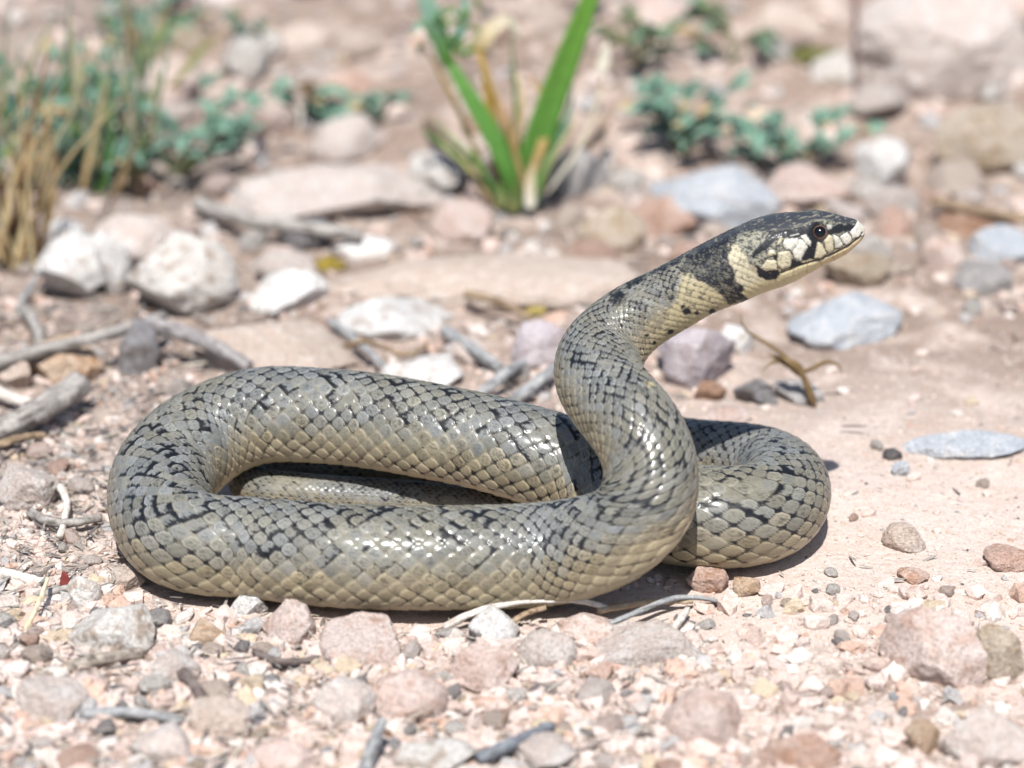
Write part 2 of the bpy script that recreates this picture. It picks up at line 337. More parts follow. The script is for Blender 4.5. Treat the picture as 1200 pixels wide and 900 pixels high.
def build_snake():
    ps = PATH[:, :3]; s = np.r_[0, np.cumsum(np.linalg.norm(np.diff(ps, axis=0), axis=1))]
    st = []; q = 0.
    pxs, _ = proj(ps)
    s_neck = s[np.argmax(pxs < 790)]; s_hid = s[np.argmax((pxs < 800) & (s > 20))] if (s > 20).any() else 99
    while q < s[-1]:
        st.append(q); q += .0055 if q < .12 else (.0115 if q < s_neck else (.0155 if q < s_hid else .022))
    st = np.array(st); n = len(st); k = 216
    P = np.stack([np.interp(st, s, PATH[:, a]) for a in range(4)], 1)
    for _ in range(3):
        P[1:-1, :3] = P[1:-1, :3] * .5 + (P[:-2, :3] + P[2:, :3]) * .25
    R = P[:, 3]; C = P[:, :3]
    T = np.gradient(C, st, axis=0)
    for _ in range(25): T[1:-1] = T[1:-1] * .5 + (T[:-2] + T[2:]) * .25
    T /= np.linalg.norm(T, axis=1)[:, None]
    up = np.zeros((n, 3)); up[:, 2] = 1
    U = up - T * np.sum(up * T, 1)[:, None]; U /= np.linalg.norm(U, axis=1)[:, None]
    Sd = np.cross(T, U)                                    # sideways
    if Sd[5, 1] > 0: flip = -1                             # near side sign at the head
    else: flip = 1
    th = (np.arange(k) / k * 2 - 1) * math.pi
    cpx, cpy = proj(C)
    headw = (1 - sst(0, 1, (st - st[np.argmax(cpx < 870)]) / .6))       # 1 on the head
    ex = 2 + .45 * headw
    ct, sn = np.cos(th)[None, :], np.sin(th)[None, :]
    rad = (np.abs(ct)**ex[:, None] + np.abs(sn)**ex[:, None])**(-1 / ex[:, None])
    # the head is a little wider than high behind the eyes, narrower at the snout
    wid = np.interp(st, [0, .3, .8, 1.5, 2.2, 3.2], [.80, .86, 1.0, 1.08, .98, 1.02])
    up_f = np.where(ct > 0, 1.0, 1.0)
    cu = ct * rad * up_f; cs = sn * rad * wid[:, None]
    belly = 1 - .10 * sst(-.55, -1., ct) * (1 - headw[:, None])
    cu = cu * belly
    pos = C[:, None] + (cu * R[:, None])[..., None] * U[:, None] + (cs * R[:, None])[..., None] * Sd[:, None]
    nrm = (cu[..., None] * U[:, None] + cs[..., None] * Sd[:, None] / np.maximum(wid, .1)[:, None, None]); nrm /= np.linalg.norm(nrm, axis=2)[..., None] + 1e-9
    # ---------------- scales: diamond lattice in (length, rows)
    neckf = np.interp(st, [0, s_neck, s_neck + 1.6, s_neck + 4], [.50, .56, .70, .92])
    phase = np.r_[0, np.cumsum(np.diff(st) / (np.maximum(.41 * R * neckf, .05))[1:])]
    dth = np.radians(np.interp(st, [3.2, 5.5, 10.], [7.6, 8.6, 10.2])); eq = np.degrees(dth)[:, None] / 13.2
    v = th[None, :] / dth[:, None]; p = phase[:, None] + np.zeros((1, k))
    jit = .10
    pj = p + jit * noise3(p * .8, v * .8, 0, 31); vj = v + jit * noise3(p * .8, v * .8, 5, 32)
    a = pj + vj / 2; b = pj - vj / 2
    ia, ib = np.round(a), np.round(b); da, db = a - ia, b - ib
    row = ia - ib; fe = .5 + np.minimum(da, db); u = (da + db)                           # -1 front .. 1 free rear edge
    e = .5 - (np.abs(da)**2.9 + np.abs(db)**2.9)**(1 / 2.9)
    r1, r2, r3, r4 = [rnd(ia, ib, q) for q in (1, 2, 3, 4)]
    # ventral plates
    tv = np.abs(th)[None, :] / math.radians(124)
    vent = sst(.99, 1.02, tv + np.zeros((n, 1)))
    ev = .5 - np.abs((p * 1.0) - np.round(p)); 
    A = (R * .029)[:, None] * np.ones((1, k))
    hs = A * (.9 * sst(-.01, .075, e) * (.55 + .45 * u) + .08 * sst(0, .4, e))
    hv = A * .9 * sst(0, .1, ev) * (1 - 1.2 * (p - np.round(p)))*.5
    h = hs * (1 - vent) + hv * vent
    # ---------------- colour
    row = row * eq; absr = np.abs(row)
    olive = np.array((.300, .284, .224)); grey = np.array((.283, .292, .285)); tan = np.array((.46, .375, .235)); cream = np.array((.66, .56, .37))
    black = np.array((.009, .010, .014))
    ln = noise3(p * .11, v * .12, 3.3, 41)
    col = mixc(np.broadcast_to(olive, p.shape + (3,)), grey, np.clip(.5 + ln * 1.1 + (r1 - .5) * .8, 0, 1))
    col = mixc(col, tan, sst(4.2, 8., absr + (r2 - .5) * 1.5) * .9)
    col = mixc(col, cream, sst(7.2, 8.9, absr + (r3 - .5) * .6))
    col = col * (.80 + .36 * r4)[..., None]
    dust = .10 + noise3(p * 4.2, v * 4.2, 9.1, 43) + .8 * noise3(p * 9.5, v * 9.5, 2.1, 44)
    cen = sst(.07, .22, e) * (1 - sst(6.5, 8.5, absr))
    col = col * (1 - .62 * sst(.0, .45, dust) * cen * (.35 + .65 * r2))[..., None]
    col = col * (1 + (.20 + .30 * r2)[...] * sst(.015, .06, e) * (1 - sst(.08, .16, e)) * sst(-.55, .3, u))[..., None]     # paler rim at the free edge
    # seams
    q = .52 + .75 * noise3(p * .17, v * .23, 6.6, 47) + .22 * (r2 - .5) - .14 * sst(5, 8, absr) + .18 * (1 - sst(0, 4, absr))
    q = sst(.36, .66, q + .22 * (sst(17.5, 19, st) * (1 - sst(22.5, 24, st)))[:, None])
    seam = 1 - sst(.008, .060, e + .018 * noise3(p * 6, v * 6, 1, 48))
    seamc = mixc(np.broadcast_to(np.array((.34, .30, .20)), p.shape + (3,)), black * 1.5, q)
    col = col + (seamc - col) * (seam * (1 - vent) * (.45 + .55 * q))[..., None]
    # black flecks on the front half of scales
    band = .80 * np.exp(-(row / 1.3)**2) + .50 * np.exp(-((absr - 3.4) / 1.2)**2) + .17 * (1 - sst(4.2, 5.6, absr))
    cl = .62 + .8 * noise3(ia * .37, ib * .37, 8.1, 51)
    fl = (r3 < np.clip(band * cl * 1.15, 0, .85)).astype(float)
    ext = .04 + .42 * r1**1.2 * sst(.25, .8, cl)
    fw = np.where(rnd(ia, ib, 12) < .4, .5 + da, np.where(rnd(ia, ib, 12) < .75, .5 + db, fe))     # one front side or both
    fm = fl * (1 - sst(ext, ext + .16, fw + .34 * noise3(p * 3.1, v * 3.1, 4, 52) + .16 * noise3(p * 8, v * 8, 4, 53)))
    corner = ((rnd(ia, ib, 9) < .26) & (absr > 5)).astype(float) * (1 - sst(.03, .10, e)) * (u < .1)
    col = col + (black - col) * np.clip(fm + corner * .9, 0, 1)[..., None] * (1 - vent)[..., None]
    col = col * .62
    vcol = np.array((.36, .31, .20)) * (1 + .1 * noise3(p * 2, v, 3, 55))[..., None]
    col = col + (vcol - col) * vent[..., None]
    # ---------------- head and neck marks, read in side view and the same on both sides
    off = (pos - C[:, None]) @ np.array([0, 1., 0])
    m = pos.copy(); m[..., 1] -= np.where(off > 0, 2 * off, 0)
    X, Y = proj(m)
    zone = np.broadcast_to((cpx[:, None] > 735) & (st[:, None] < 6), X.shape) 
    nz = noise3(X * .18, Y * .18, 1.5, 61); nz2 = noise3(X * .45, Y * .45, 3.5, 62); nz3 = noise3(X * .9, Y * .9, 7.5, 63)
    Xw, Yw = X + 2.2 * nz + 1.2 * nz2, Y + 2.2 * noise3(X * .18, Y * .18, 8.5, 64) + 1.2 * nz3
    def lay(c, colr, msk): return c + (np.asarray(colr) - c) * (np.clip(msk, 0, 1) * zone)[..., None]
    def poly(pts, soft=1.2, warp=True):
        x, y = (Xw, Yw) if warp else (X, Y)
        out = np.full(X.shape, -1e3); zi = zone; out[zi] = pip(x[zi], y[zi], pts); return sst(-soft, soft, out), out
    creamN = np.array((.41, .35, .21)); pale = np.array((.48, .43, .30)); white = np.array((.56, .54, .47))
    sc_shade = (.86 + .2 * r4)
    # pale underside of the neck
    mk, _ = poly(Z1((405,580),(430,520),(480,440),(525,360),(548,262),(600,290),(690,350),(760,345),(900,300),(900,420),(640,480),(440,640)), 9.)
    jag = sst(.25, .75, mk + .30 * (r2 - .5) + .25 * nz)
    jag = jag * (1 - .55 * sst(.15, .45, nz2 + .5 * nz3 + .2 * (r1 - .5)) * (1 - sst(335, 365, Y)))
    col = lay(col, creamN * 1.0, jag * .85 * (1 - .6 * seam * (1 - vent)))
    for bx, by, bw, bh, br in ((505,232,42,20,-.5),(398,294,36,15,-.55),(335,352,32,20,-.75),(268,410,34,20,-.9),(218,470,26,26,0),(300,300,16,10,-.6),(455,262,20,12,-.5),(250,375,18,12,-.8)):
        x0, y0 = Z1((bx, by))[0]; ca, sa = math.cos(br), math.sin(br); dx, dy = Xw - x0, Yw - y0
        dd = np.hypot((dx * ca + dy * sa) / (bw / 2.2), (-dx * sa + dy * ca) / (bh / 2.2))
        col = lay(col, black, (1 - sst(.6, 1.1, dd + .5 * (r3 - .4) + .25 * nz2)) * (.55 + .45 * sst(.0, .12, e)))
    for sx, sy, sr in ((508,352,9),(560,395,13),(507,459,10),(590,398,7),(640,395,10),(545,380,7),(430,470,5),(455,495,6)):
        x0, y0 = Z1((sx, sy))[0]; col = lay(col, black, 1 - sst(.6, 1.3, np.hypot((Xw - x0) / (sr / 2.2), (Yw - y0) / (sr / 3.0))))
    # temple: grey, speckled with black
    mk, _ = poly(Z1((690,185),(760,130),(900,90),(1110,70),(1130,110),(960,180),(850,200),(790,260),(740,200),(700,200)), 2.)
    tem = np.array((.27, .26, .20))
    spk = sst(.0, .3, nz2 + .7 * nz3 + .1)
    col = lay(col, tem, mk); col = lay(col, black * 1.5, mk * spk * .85)
    # cream band before the collar, then the black collar
    mk, _ = poly(Z1((688,180),(722,182),(750,225),(765,262),(800,290),(852,288),(880,300),(860,330),(780,345),(725,312),(692,240)), 1.6)
    band_in = mk
    col = lay(col, pale, mk * (1 - .6 * sst(.2, .5, nz2 + .5 * nz3) * (Y < 300)) * (1 - .45 * seam * (1 - vent)) * (.86 + .14 * r2)); col = lay(col, black * 2, mk * sst(.32, .5, nz3 + .5 * nz2) * .5 * (Y < 312))
    mk, _ = poly(Z1((540,252),(560,225),(605,180),(640,150),(700,120),(705,180),(684,205),(692,245),(722,305),(785,332),(775,365),(700,372),(640,318),(590,280)), 1.5)
    mk = sst(.3, .7, poly(Z1((530,258),(556,225),(605,180),(640,150),(715,105),(725,170),(690,205),(692,245),(722,305),(785,332),(775,365),(700,372),(640,322),(588,288)), 4.)[0] + .9 * (r2 - .5) + .45 * nz2)
    mott = sst(.12, .5, nz2 + .7 * nz3 + .35 * (r1 - .5) + .25 * sst(285, 315, Y) - .1)
    col = lay(col, black * 1.3, mk); col = lay(col, np.array((.19, .18, .13)), mk * mott * .55)
    # dark crown of the head with fine pale streaks
    mk, _ = poly([(800,300),(820,270),(860,240),(1000,232),(1005,257),(1000,263),(985,262),(968,257),(948,262),(925,268),(905,272),(885,270),(862,274),(838,286)], 2.)
    stk = noise3((X + Y * .35) * .12, (Y - X * -.3) * .55, 2.2, 66) + .6 * nz2
    crown = mixc(np.broadcast_to(np.array((.035, .038, .046)), X.shape + (3,)), np.array((.20, .19, .145)), sst(.12, .6, stk))
    col = col + (crown - col) * (mk * zone)[..., None]
    # stripe behind and before the eye, loreal
    for pts in (Z2((270,345),(420,325),(560,300),(590,330),(560,385),(430,385),(330,410),(260,480),(190,520),(150,560),(140,500),(230,420)),
                Z2((560,290),(640,270),(730,300),(745,350),(700,420),(640,430),(600,470),(560,430),(550,350)),
                Z2((735,330),(800,285),(905,285),(955,300),(915,335),(830,350),(770,365),(740,370)),
                Z2((600,400),(660,425),(650,470),(628,560),(540,570),(520,560),(560,480)),
                Z2((165,600),(240,645),(335,625),(362,660),(330,720),(255,725),(195,690)),
                Z2((440,560),(470,560),(530,580),(560,600),(440,640)),
                Z2((300,510),(350,500),(365,590),(320,590))):
        mk, _ = poly(pts, 1.0); col = lay(col, black, mk * (1 - .35 * sst(.35, .6, nz2)))
    # lower jaw and chin
    mk, _ = poly(Z2((350,690),(430,640),(560,600),(680,575),(800,520),(930,450),(985,400),(1010,420),(960,520),(700,680),(400,800),(150,900),(60,820),(120,760),(230,725),(330,720)), 1.2, False)
    col = lay(col, pale * np.array((1, .96, .82)), mk); jaw = mk
    plates = [Z2((905,345),(945,300),(968,250),(985,215),(1060,205),(1060,330),(985,385),(930,395)),
              Z2((828,377),(885,343),(922,388),(912,432),(872,452),(835,405)),
              Z2((772,360),(818,380),(857,440),(832,470),(792,472),(776,410)),
              Z2((700,405),(742,366),(772,375),(782,480),(742,522),(714,475)),
              Z2((655,415),(690,440),(727,512),(680,553),(628,552)),
              Z2((468,470),(512,400),(556,408),(580,460),(548,512),(522,570),(475,552),(455,505)),
              Z2((378,432),(418,398),(500,392),(506,420),(452,492),(402,482)),
              Z2((345,500),(442,488),(452,560),(440,618),(372,642),(335,600)),
              Z2((205,625),(258,560),(335,565),(338,640),(252,652)),
              Z2((258,492),(322,484),(335,520),(268,545)),
              Z2((328,458),(350,390),(386,384),(372,430)),
              Z2((520,382),(560,358),(606,420),(600,458),(572,442)),
              Z2((440,372),(505,355),(512,364),(446,382)),
              Z2((722,290),(770,285),(765,318),(735,330))]
    hp = np.zeros_like(h); hz = headw[:, None] * np.ones_like(h)
    for i, pl in enumerate(plates):
        mk, d = poly(pl, .7, False); d2 = d + .9 * nz2; mk = sst(-.6, .6, d2)
        shade = mk * (1 - (.75 if i in (7, 8, 9, 10, 13) else .42) * sst(.12, .45, nz2 + .6 * nz3 + .15 * nz))
        tint = white if i in (0, 1, 2, 5, 6, 11, 12) else pale
        if i == 13: tint = np.array((.42, .42, .38))
        col = lay(col, tint, shade)
        hp = np.maximum(hp, sst(-.4, 2.2, d) * (1 + .25 * sst(1, 5, d))); col = lay(col, black * 1.6, (1 - sst(.25, .85, np.abs(d2 + .3))) * .9)
    # mouth line and the seams of the lower lip
    ml = Z2((1003,350),(985,385),(962,405),(930,432),(880,468),(830,492),(760,526),(690,556),(620,578),(560,596),(500,616),(440,642),(370,668))
    dl = np.full(X.shape, 99.); dl[zone] = lined(X[zone], Y[zone], ml)
    mth = (1 - sst(.35, 1.2, dl + .4 * nz2))
    col = lay(col, black * 1.5, mth * .95)
    for sg in (Z2((468,628),(462,690)), Z2((575,598),(570,660)), Z2((672,565),(690,620)), Z2((765,525),(790,580)), Z2((850,485),(880,540)), Z2((925,440),(950,480))):
        d = np.full(X.shape, 99.); d[zone] = lined(X[zone], Y[zone], sg)
        col = lay(col, np.array((.30, .18, .10)), (1 - sst(.3, .9, d)) * .8)
    d = np.full(X.shape, 99.); d[zone] = lined(X[zone], Y[zone], Z2((985,400),(900,470),(800,535),(690,590)))
    col = lay(col, np.array((.48, .32, .17)), (1 - sst(.5, 4, d)) * .45 * jaw)
    # head relief: plates instead of body scales
    px_h = 1 - sst(0, 1, (905 - X) / 28)
    hcr = .003 * sst(-.1, .4, nz2) + .003 * nz
    hh = hcr + .014 * hp - .020 * (1 - sst(.3, 2.0, dl)) * zone
    brow = np.exp(-((X - 960) / 11)**2 - ((Y - 260.5) / 3.6)**2) * .028
    sock = np.exp(-(((X - 960.3) / 9)**2 + ((Y - 272) / 8.5)**2)**2) * .03
    hh = hh + (brow - sock) * zone
    wgt = np.where(zone, px_h, 0)
    h = h * (1 - wgt) + hh * wgt
    h = h * sst(0, .05, st)[:, None]
    pos = pos + nrm * h[..., None]
    # ---------------- mesh with end caps
    V = pos.reshape(-1, 3); F = tube_faces(n, k); cc = np.clip(col, 0, .9).reshape(-1, 3)
    V = np.vstack([V, C[0] - T[0] * .012, C[-1] + T[-1] * .05]); cc = np.vstack([cc, white * .9, cc[-1]])
    me_F = F
    me = bpy.data.meshes.new('snake')
    tri0 = [(len(V) - 2, (j + 1) % k, j) for j in range(k)]; tri1 = [(len(V) - 1, (n-1)*k + j, (n-1)*k + (j + 1) % k) for j in range(k)]
    Fl = np.r_[me_F.ravel(), np.array(tri0 + tri1).ravel()]; ls = np.r_[np.arange(len(me_F)) * 4, len(me_F) * 4 + np.arange(2 * k) * 3]
    me.vertices.add(len(V)); me.vertices.foreach_set('co', V.astype(np.float32).ravel())
    me.loops.add(len(Fl)); me.loops.foreach_set('vertex_index', Fl.astype(np.int32))
    me.polygons.add(len(ls)); me.polygons.foreach_set('loop_start', ls.astype(np.int32)); me.update(calc_edges=True)
    me.polygons.foreach_set('use_smooth', np.ones(len(ls), bool))
    at = me.color_attributes.new('col', 'FLOAT_COLOR', 'POINT'); at.data.foreach_set('color', np.c_[cc, np.ones(len(cc))].astype(np.float32).ravel())
    bm = bmesh.new(); bm.from_mesh(me); bmesh.ops.recalc_face_normals(bm, faces=bm.faces); bm.to_mesh(me); bm.free()
    mt, t, pr = newmat('snake_skin'); L = t.links.new
    an = nd(t, 'ShaderNodeAttribute', attribute_name='col'); tc = nd(t, 'ShaderNodeTexCoord')
    n1 = nd(t, 'ShaderNodeTexNoise', i_Scale=60., i_Detail=4.); L(tc.outputs['Object'], n1.inputs['Vector'])
    n2 = nd(t, 'ShaderNodeTexNoise', i_Scale=5., i_Detail=3.); L(tc.outputs['Object'], n2.inputs['Vector'])
    f = ramp(t, n1.outputs[0], [(.3, (.8,.8,.8)), (.65, (1.08,1.08,1.08))]).outputs[0]
    L(mixn(t, .8, an.outputs['Color'], f, 'MULTIPLY'), pr.inputs['Base Color'])
    mr = nd(t, 'ShaderNodeMapRange'); L(n2.outputs[0], mr.inputs[0]); mr.inputs[3].default_value = .52; mr.inputs[4].default_value = .62
    L(mr.outputs[0], pr.inputs['Roughness']); pr.inputs['Specular IOR Level'].default_value = .25; pr.inputs['Coat Weight'].default_value = .32; pr.inputs['Coat Roughness'].default_value = .19
    n4 = nd(t, 'ShaderNodeTexNoise', i_Scale=.55, i_Detail=2.); L(tc.outputs['Object'], n4.inputs['Vector'])
    mc = nd(t, 'ShaderNodeMapRange'); L(n4.outputs[0], mc.inputs[0]); mc.inputs[1].default_value = .40; mc.inputs[2].default_value = .62; mc.inputs[3].default_value = .06; mc.inputs[4].default_value = .48
    L(mc.outputs[0], pr.inputs['Coat Weight'])
    bump(t, pr, n1.outputs[0], .25, .006)
    me.materials.append(mt)
    o = link('snake', me); tag(o, 'olive grey scaly snake with black collar, lying coiled on stony ground with its head raised', 'snake')
    # ---------------- eyes
    em, t, pr = newmat('eye'); an = nd(t, 'ShaderNodeAttribute', attribute_name='col'); t.links.new(an.outputs['Color'], pr.inputs['Base Color'])
    pr.inputs['Roughness'].default_value = .06; pr.inputs['Coat Weight'].default_value = 1.; pr.inputs['Coat Roughness'].default_value = .02
    pm, t, pr = newmat('pupil'); pr.inputs['Base Color'].default_value = (.004, .004, .006, 1); pr.inputs['Roughness'].default_value = .06; pr.inputs['Specular IOR Level'].default_value = .35
    d = np.hypot(X - 960.4, Y - 272.0) + 1e3 * ~zone
    for side in (1, -1):
        dd = d + 1e3 * ((off > 0) if side == 1 else (off < 0)); i = np.unravel_index(dd.argmin(), dd.shape)
        nn = Vector(nrm[i]); c = Vector(pos[i]); r = .100
        rot = nn.to_track_quat('Z', 'Y').to_matrix()
        Vs, Fs = ICO[4]; Vr = (np.array(rot) @ Vs.T).T
        ang = np.arccos(np.clip(Vs[:, 2], -1, 1)); mo = noise3(Vs[:,0]*6, Vs[:,1]*6, Vs[:,2]*6, 71)
        ec = np.tile(np.array((.06, .032, .022)), (len(Vs), 1)) * (1 + .5 * mo)[:, None]
        ec[ang > .9] = (.02, .015, .015); up_ = Vr[:, 2] > .35; ec[up_ & (ang > .5) & (ang <= .9)] *= 1.6
        ec[(ang > .62) & (ang < .69)] = (.16, .085, .05)
        eo = link('eye', mesh_from('eye', Vs @ np.array(rot).T * r, Fs, em, ec), o, c - nn * r * .42)
        Vp = Vs * np.array((1, 1, 1)); rr = np.hypot(Vp[:,0], Vp[:,1]); zz = np.sqrt(np.maximum(0, 1 - (np.minimum(rr, 1) * .60)**2))
        Vp = np.c_[Vs[:,0] * .60, Vs[:,1] * .60, np.where(Vs[:,2] >= 0, zz * 1.012, zz * .97)]
        link('pupil', mesh_from('pupil', Vp @ np.array(rot).T * r, Fs, pm), eo)
    return o
build_snake()
exec_after = None

# ------------------------------------------------------------------ rocks
HERO = []                                                  # (x, y, radius) of every placed stone
def rock(px, py, w, h, mat, label, ang=1., rot=0., dr=.8, sink=.22, seed=None, name='stone', group=None, lift=0., cat=None, tilt=(0, 0)):
    seed = seed if seed is not None else (int(px * 7 + py * 13) % 9973)
    p = at_z(px, py, 0.); a = cm(p, w / 2); hh = cm(p, h / 2); el = math.atan2(CAM[2], np.hypot(p[0] - CAM[0], p[1] - CAM[1]))
    b = min(a * dr, .78 * hh / math.sin(el)); c = math.sqrt(max(1e-4, hh**2 - (b * math.sin(el))**2)) / math.cos(el)
    c *= 1 / (1 - sink * .5); zc = c * (1 - 2 * sink)
    p = at_z(px, py, zc * .9 + lift)
    V, F = rock_shape(seed, 5, ang)
    V = V @ rotz(rot).T; V = V / np.abs(V).max(0) * np.array((a, b, c))
    tx, ty = tilt
    V = V @ np.array(Matrix.Rotation(tx, 3, 'X') @ Matrix.Rotation(ty, 3, 'Y')).T
    z0 = float(hgt(p[0], p[1]))
    o = link(name, mesh_from(name, V, F, ROCK[mat]), None, (p[0], p[1], z0 * .6 + zc + lift))
    tag(o, label, cat or name, group); HERO.append((p[0], p[1], max(a, b) * .9)); return o
G1 = 'larger stones lying on the soil'
for a in [
 (92,312,98,74,'chalk','blotchy white stone beside the dry grass tuft on the left'),
 (131,312,46,74,'chalk','tall narrow white stone leaning against the big angular one'),
 (158,276,104,56,'pale','rounded grey-beige stone behind the white blotchy one'),
 (75,266,44,30,'chalk','small flat white stone at the foot of the left grass'),
 (212,324,128,92,'white','big angular cream rock among the white stones left of centre'),
 (337,347,98,58,'chalk','jagged white stone beside the flat pink-beige slab'),
 (460,371,144,58,'chalk','flat white stone with brown flank above the snake\'s middle'),
 (325,412,206,84,'beige','flat pinkish beige slab just behind the snake\'s left arch'),
 (575,330,380,78,'beige','largest flat pink slab across the middle ground'),
 (76,424,92,54,'orange','orange-beige stone under the crossed sticks'),
 (163,416,54,72,'slate','dark slate stone leaning under the crossed sticks'),
 (18,440,50,46,'beige','beige stone at the left edge behind the grey stick'),
 (493,436,104,40,'chalk','small white stone behind the snake\'s back'),
 (636,412,76,62,'lavender','lavender stone to the left of the raised neck'),
 (808,428,108,88,'lavender','pinkish lavender quartz stone under the raised neck'),
 (860,404,48,40,'chalk','white stone with brown base below the snake\'s throat'),
 (990,379,136,66,'blue','blue-grey wedge-shaped stone under the snake\'s chin'),
 (1008,324,88,52,'tan','cream-topped tan stone beyond the snake\'s snout'),
 (716,273,84,62,'tan','rounded tan stone behind the raised neck'),
 (779,252,88,50,'salmon','salmon stone beside the smooth blue boulder'),
 (832,236,160,86,'blue','smooth blue-grey boulder behind the snake\'s head'),
 (952,224,118,56,'pink','long pinkish stone behind the snake\'s head'),
 (1036,193,70,66,'chalk','shield-shaped white stone beneath the thin dark stem'),
 (1160,170,140,80,'tan','blocky tan stone at the right edge'),
 (1098,76,210,130,'pale','big pale boulder at upper right'),
 (1150,262,124,36,'brown','flat brown slab below the blocky tan stone'),
 (1172,290,70,46,'blue','blue-grey stone at the right edge'),
 (1102,302,50,46,'pink','pinkish stone left of the stone with the dark hollow'),
 (1152,330,70,44,'grey','grey stone with shaded hollow right of the snout'),
 (400,228,240,74,'pale','broad beige boulder left of the broad-leaved seedling'),
 (425,289,78,28,'chalk','thin flat white stone in front of the grey log'),
 (650,20,56,40,'orange','rust-coloured stone at the top beside the green blade'),
 (412,132,80,56,'salmon','salmon and white stone beside the teal rosettes'),
 (677,210,74,64,'grey','rounded grey stone right of the seedling'),
 (905,74,120,66,'beige','beige stone left of the big pale boulder'),
 (985,118,90,60,'white','whitish stone behind the shield-shaped one'),
 (780,58,90,52,'pale','pale stone beyond the right-hand teal herb'),
 (280,40,130,56,'pale','pale flat boulder at the top left behind the herbs'),
 (430,25,70,40,'blue','blue-white stone at the top near the seedling'),
 (850,20,90,46,'grey','grey boulder at the top edge right of centre'),
 (350,80,120,44,'beige','long beige stone behind the small teal rosette'),
 (1130,524,160,32,'blue','bluish translucent flat stone sunk in the sand at right'),
 (886,464,54,34,'slate','dark brownish-grey stone behind the dried sprig'),
 (832,462,40,28,'brown','small dark brown stone below the lavender quartz'),
 (936,462,60,30,'grey','grey stone at the foot of the dried sprig'),
 (850,491,62,26,'pink','pink-white pebble behind the snake\'s right coil'),
 (546,415,60,34,'pale','pale pebble among the twigs behind the snake'),
 (600,440,44,30,'grey','greyish pebble beside the blue-grey twigs'),
 # foreground
 (482,817,86,64,'pink','smooth pink pebble in front of the snake, casting a brown shadow'),
 (424,757,100,64,'pink','angular flat-topped pink stone below the snake\'s front coil'),
 (341,735,70,60,'pink','upright pinkish stone against the front of the snake'),
 (402,826,76,60,'pale','beige-pink stone left of the smooth pink pebble'),
 (513,886,104,42,'white','white flat stone at the bottom edge'),
 (580,742,62,52,'chalk','bright white stone under the pale twig'),
 (642,764,78,52,'pale','pale rounded stone right of the bright white one'),
 (569,790,80,52,'pink','salmon-pink stone behind the white bottom stone'),
 (682,738,80,44,'pink','pinkish stone against the pale twig\'s right end'),
 (824,845,98,76,'pink','large rounded pink-tan pebble at bottom right of centre'),
 (940,884,100,52,'salmon','reddish salmon stone at the bottom edge'),
 (1092,760,122,96,'pink','big pale pink angular stone at lower right'),
 (1172,768,64,66,'tan','tan stone beside the big pale pink angular one'),
 (1080,862,46,38,'orange','small orange pebble below the big angular stone'),
 (703,789,36,24,'salmon','small reddish pebble in front of the pale soil hump'),
 (130,745,108,68,'white','pale angular stone in the gravel at lower left'),
 (100,700,44,42,'white','round whitish pebble by the snake\'s left bend'),
 (292,710,46,44,'chalk','white pebble touching the snake\'s front coil'),
 (34,577,76,52,'pale','eroded pale stone with brown pits at the left edge'),
 (1178,652,62,30,'salmon','reddish chip at the right edge'),
 (1060,631,54,38,'beige','thin beige flake lying on the sand at right'),
 (1072,674,40,18,'salmon','brown and white pebble below the beige flake'),
 (1056,551,24,20,'blue','small blue-grey pebble on the right sand'),
 (1046,535,24,15,'dark','small black pebble in front of the translucent stone'),
 (828,683,52,34,'salmon','pink chip wedged under the snake\'s right coil'),
 (874,690,36,26,'orange','small orange chip beside the snake\'s right coil'),
 (1158,862,112,76,'pale','broad pale stone in the bottom right corner'),
 (262,850,80,56,'beige','beige stone in the blurred lower left gravel'),
 (60,835,90,60,'pale','pale stone in the lower left corner'),
 (190,880,76,50,'pale','whitish stone at the bottom edge left of centre'),
 (330,885,90,46,'pink','pink stone at the bottom edge beside the beige ones'),
 (640,880,80,44,'pale','pale stone at the bottom edge under the dark twig'),
 (750,760,150,54,'pale','broad low beige slab sunk into the soil in front of the snake'),
 (150,680,44,30,'beige','beige pebble tucked under the snake\'s left bend'),
 (240,745,52,34,'orange','orange-tan pebble left of the upright pinkish stone'),
 (206,790,60,46,'pale','mottled pale stone in the lower left gravel'),
]:
    px, py, w, h, mat, lab = a
    ang = .55 if any(q in lab for q in ('smooth', 'round', 'rounded')) else 1.
    rock(px, py, w, h, mat, lab, ang=ang, rot=random.uniform(-.5, .5), group=G1, name='pebble' if ('pebble' in lab or 'chip' in lab) else 'stone',
         sink=.40 if ('slab' in lab or 'flat' in lab) else .13 if any(q in lab for q in ('big pale boulder at', 'blocky tan', 'among the white', 'blotchy', 'tall narrow', 'jagged', 'shield-shaped white')) else .34, dr=1.2 if ('slab' in lab or 'flat' in lab) else .85)

# ------------------------------------------------------------------ sticks and twigs
def stickmesh(P, r, k=12, n=40, lump=.3, seed=0, c1=(.25,.23,.21), c2=(.42,.39,.36), c3=(.09,.075,.065), taper=(1, .8), name='stick', flat=1.):
    Q = cspline(P, n); Q = Q + .12 * r * np.c_[noise3(np.arange(n)*.3, 0, seed, 1), noise3(np.arange(n)*.3, 5, seed, 2), noise3(np.arange(n)*.3, 9, seed, 3)]
    rr = r * np.linspace(taper[0], taper[1], n)
    V, F, tt, th = sweep(Q, rr * flat, rr, k, lump=lump, seed=seed)
    s1 = noise3(np.cos(th) * 4, np.sin(th) * 4, tt * 6 + seed, seed); s2 = noise3(np.cos(th) * 9, np.sin(th) * 9, tt * 10 + seed, seed + 3)
    c = mixc(np.broadcast_to(np.array(c1, float), V.shape), c2, sst(-.25, .35, s1)); c = mixc(c, c3, sst(.12, .5, s2))
    return V, F, c
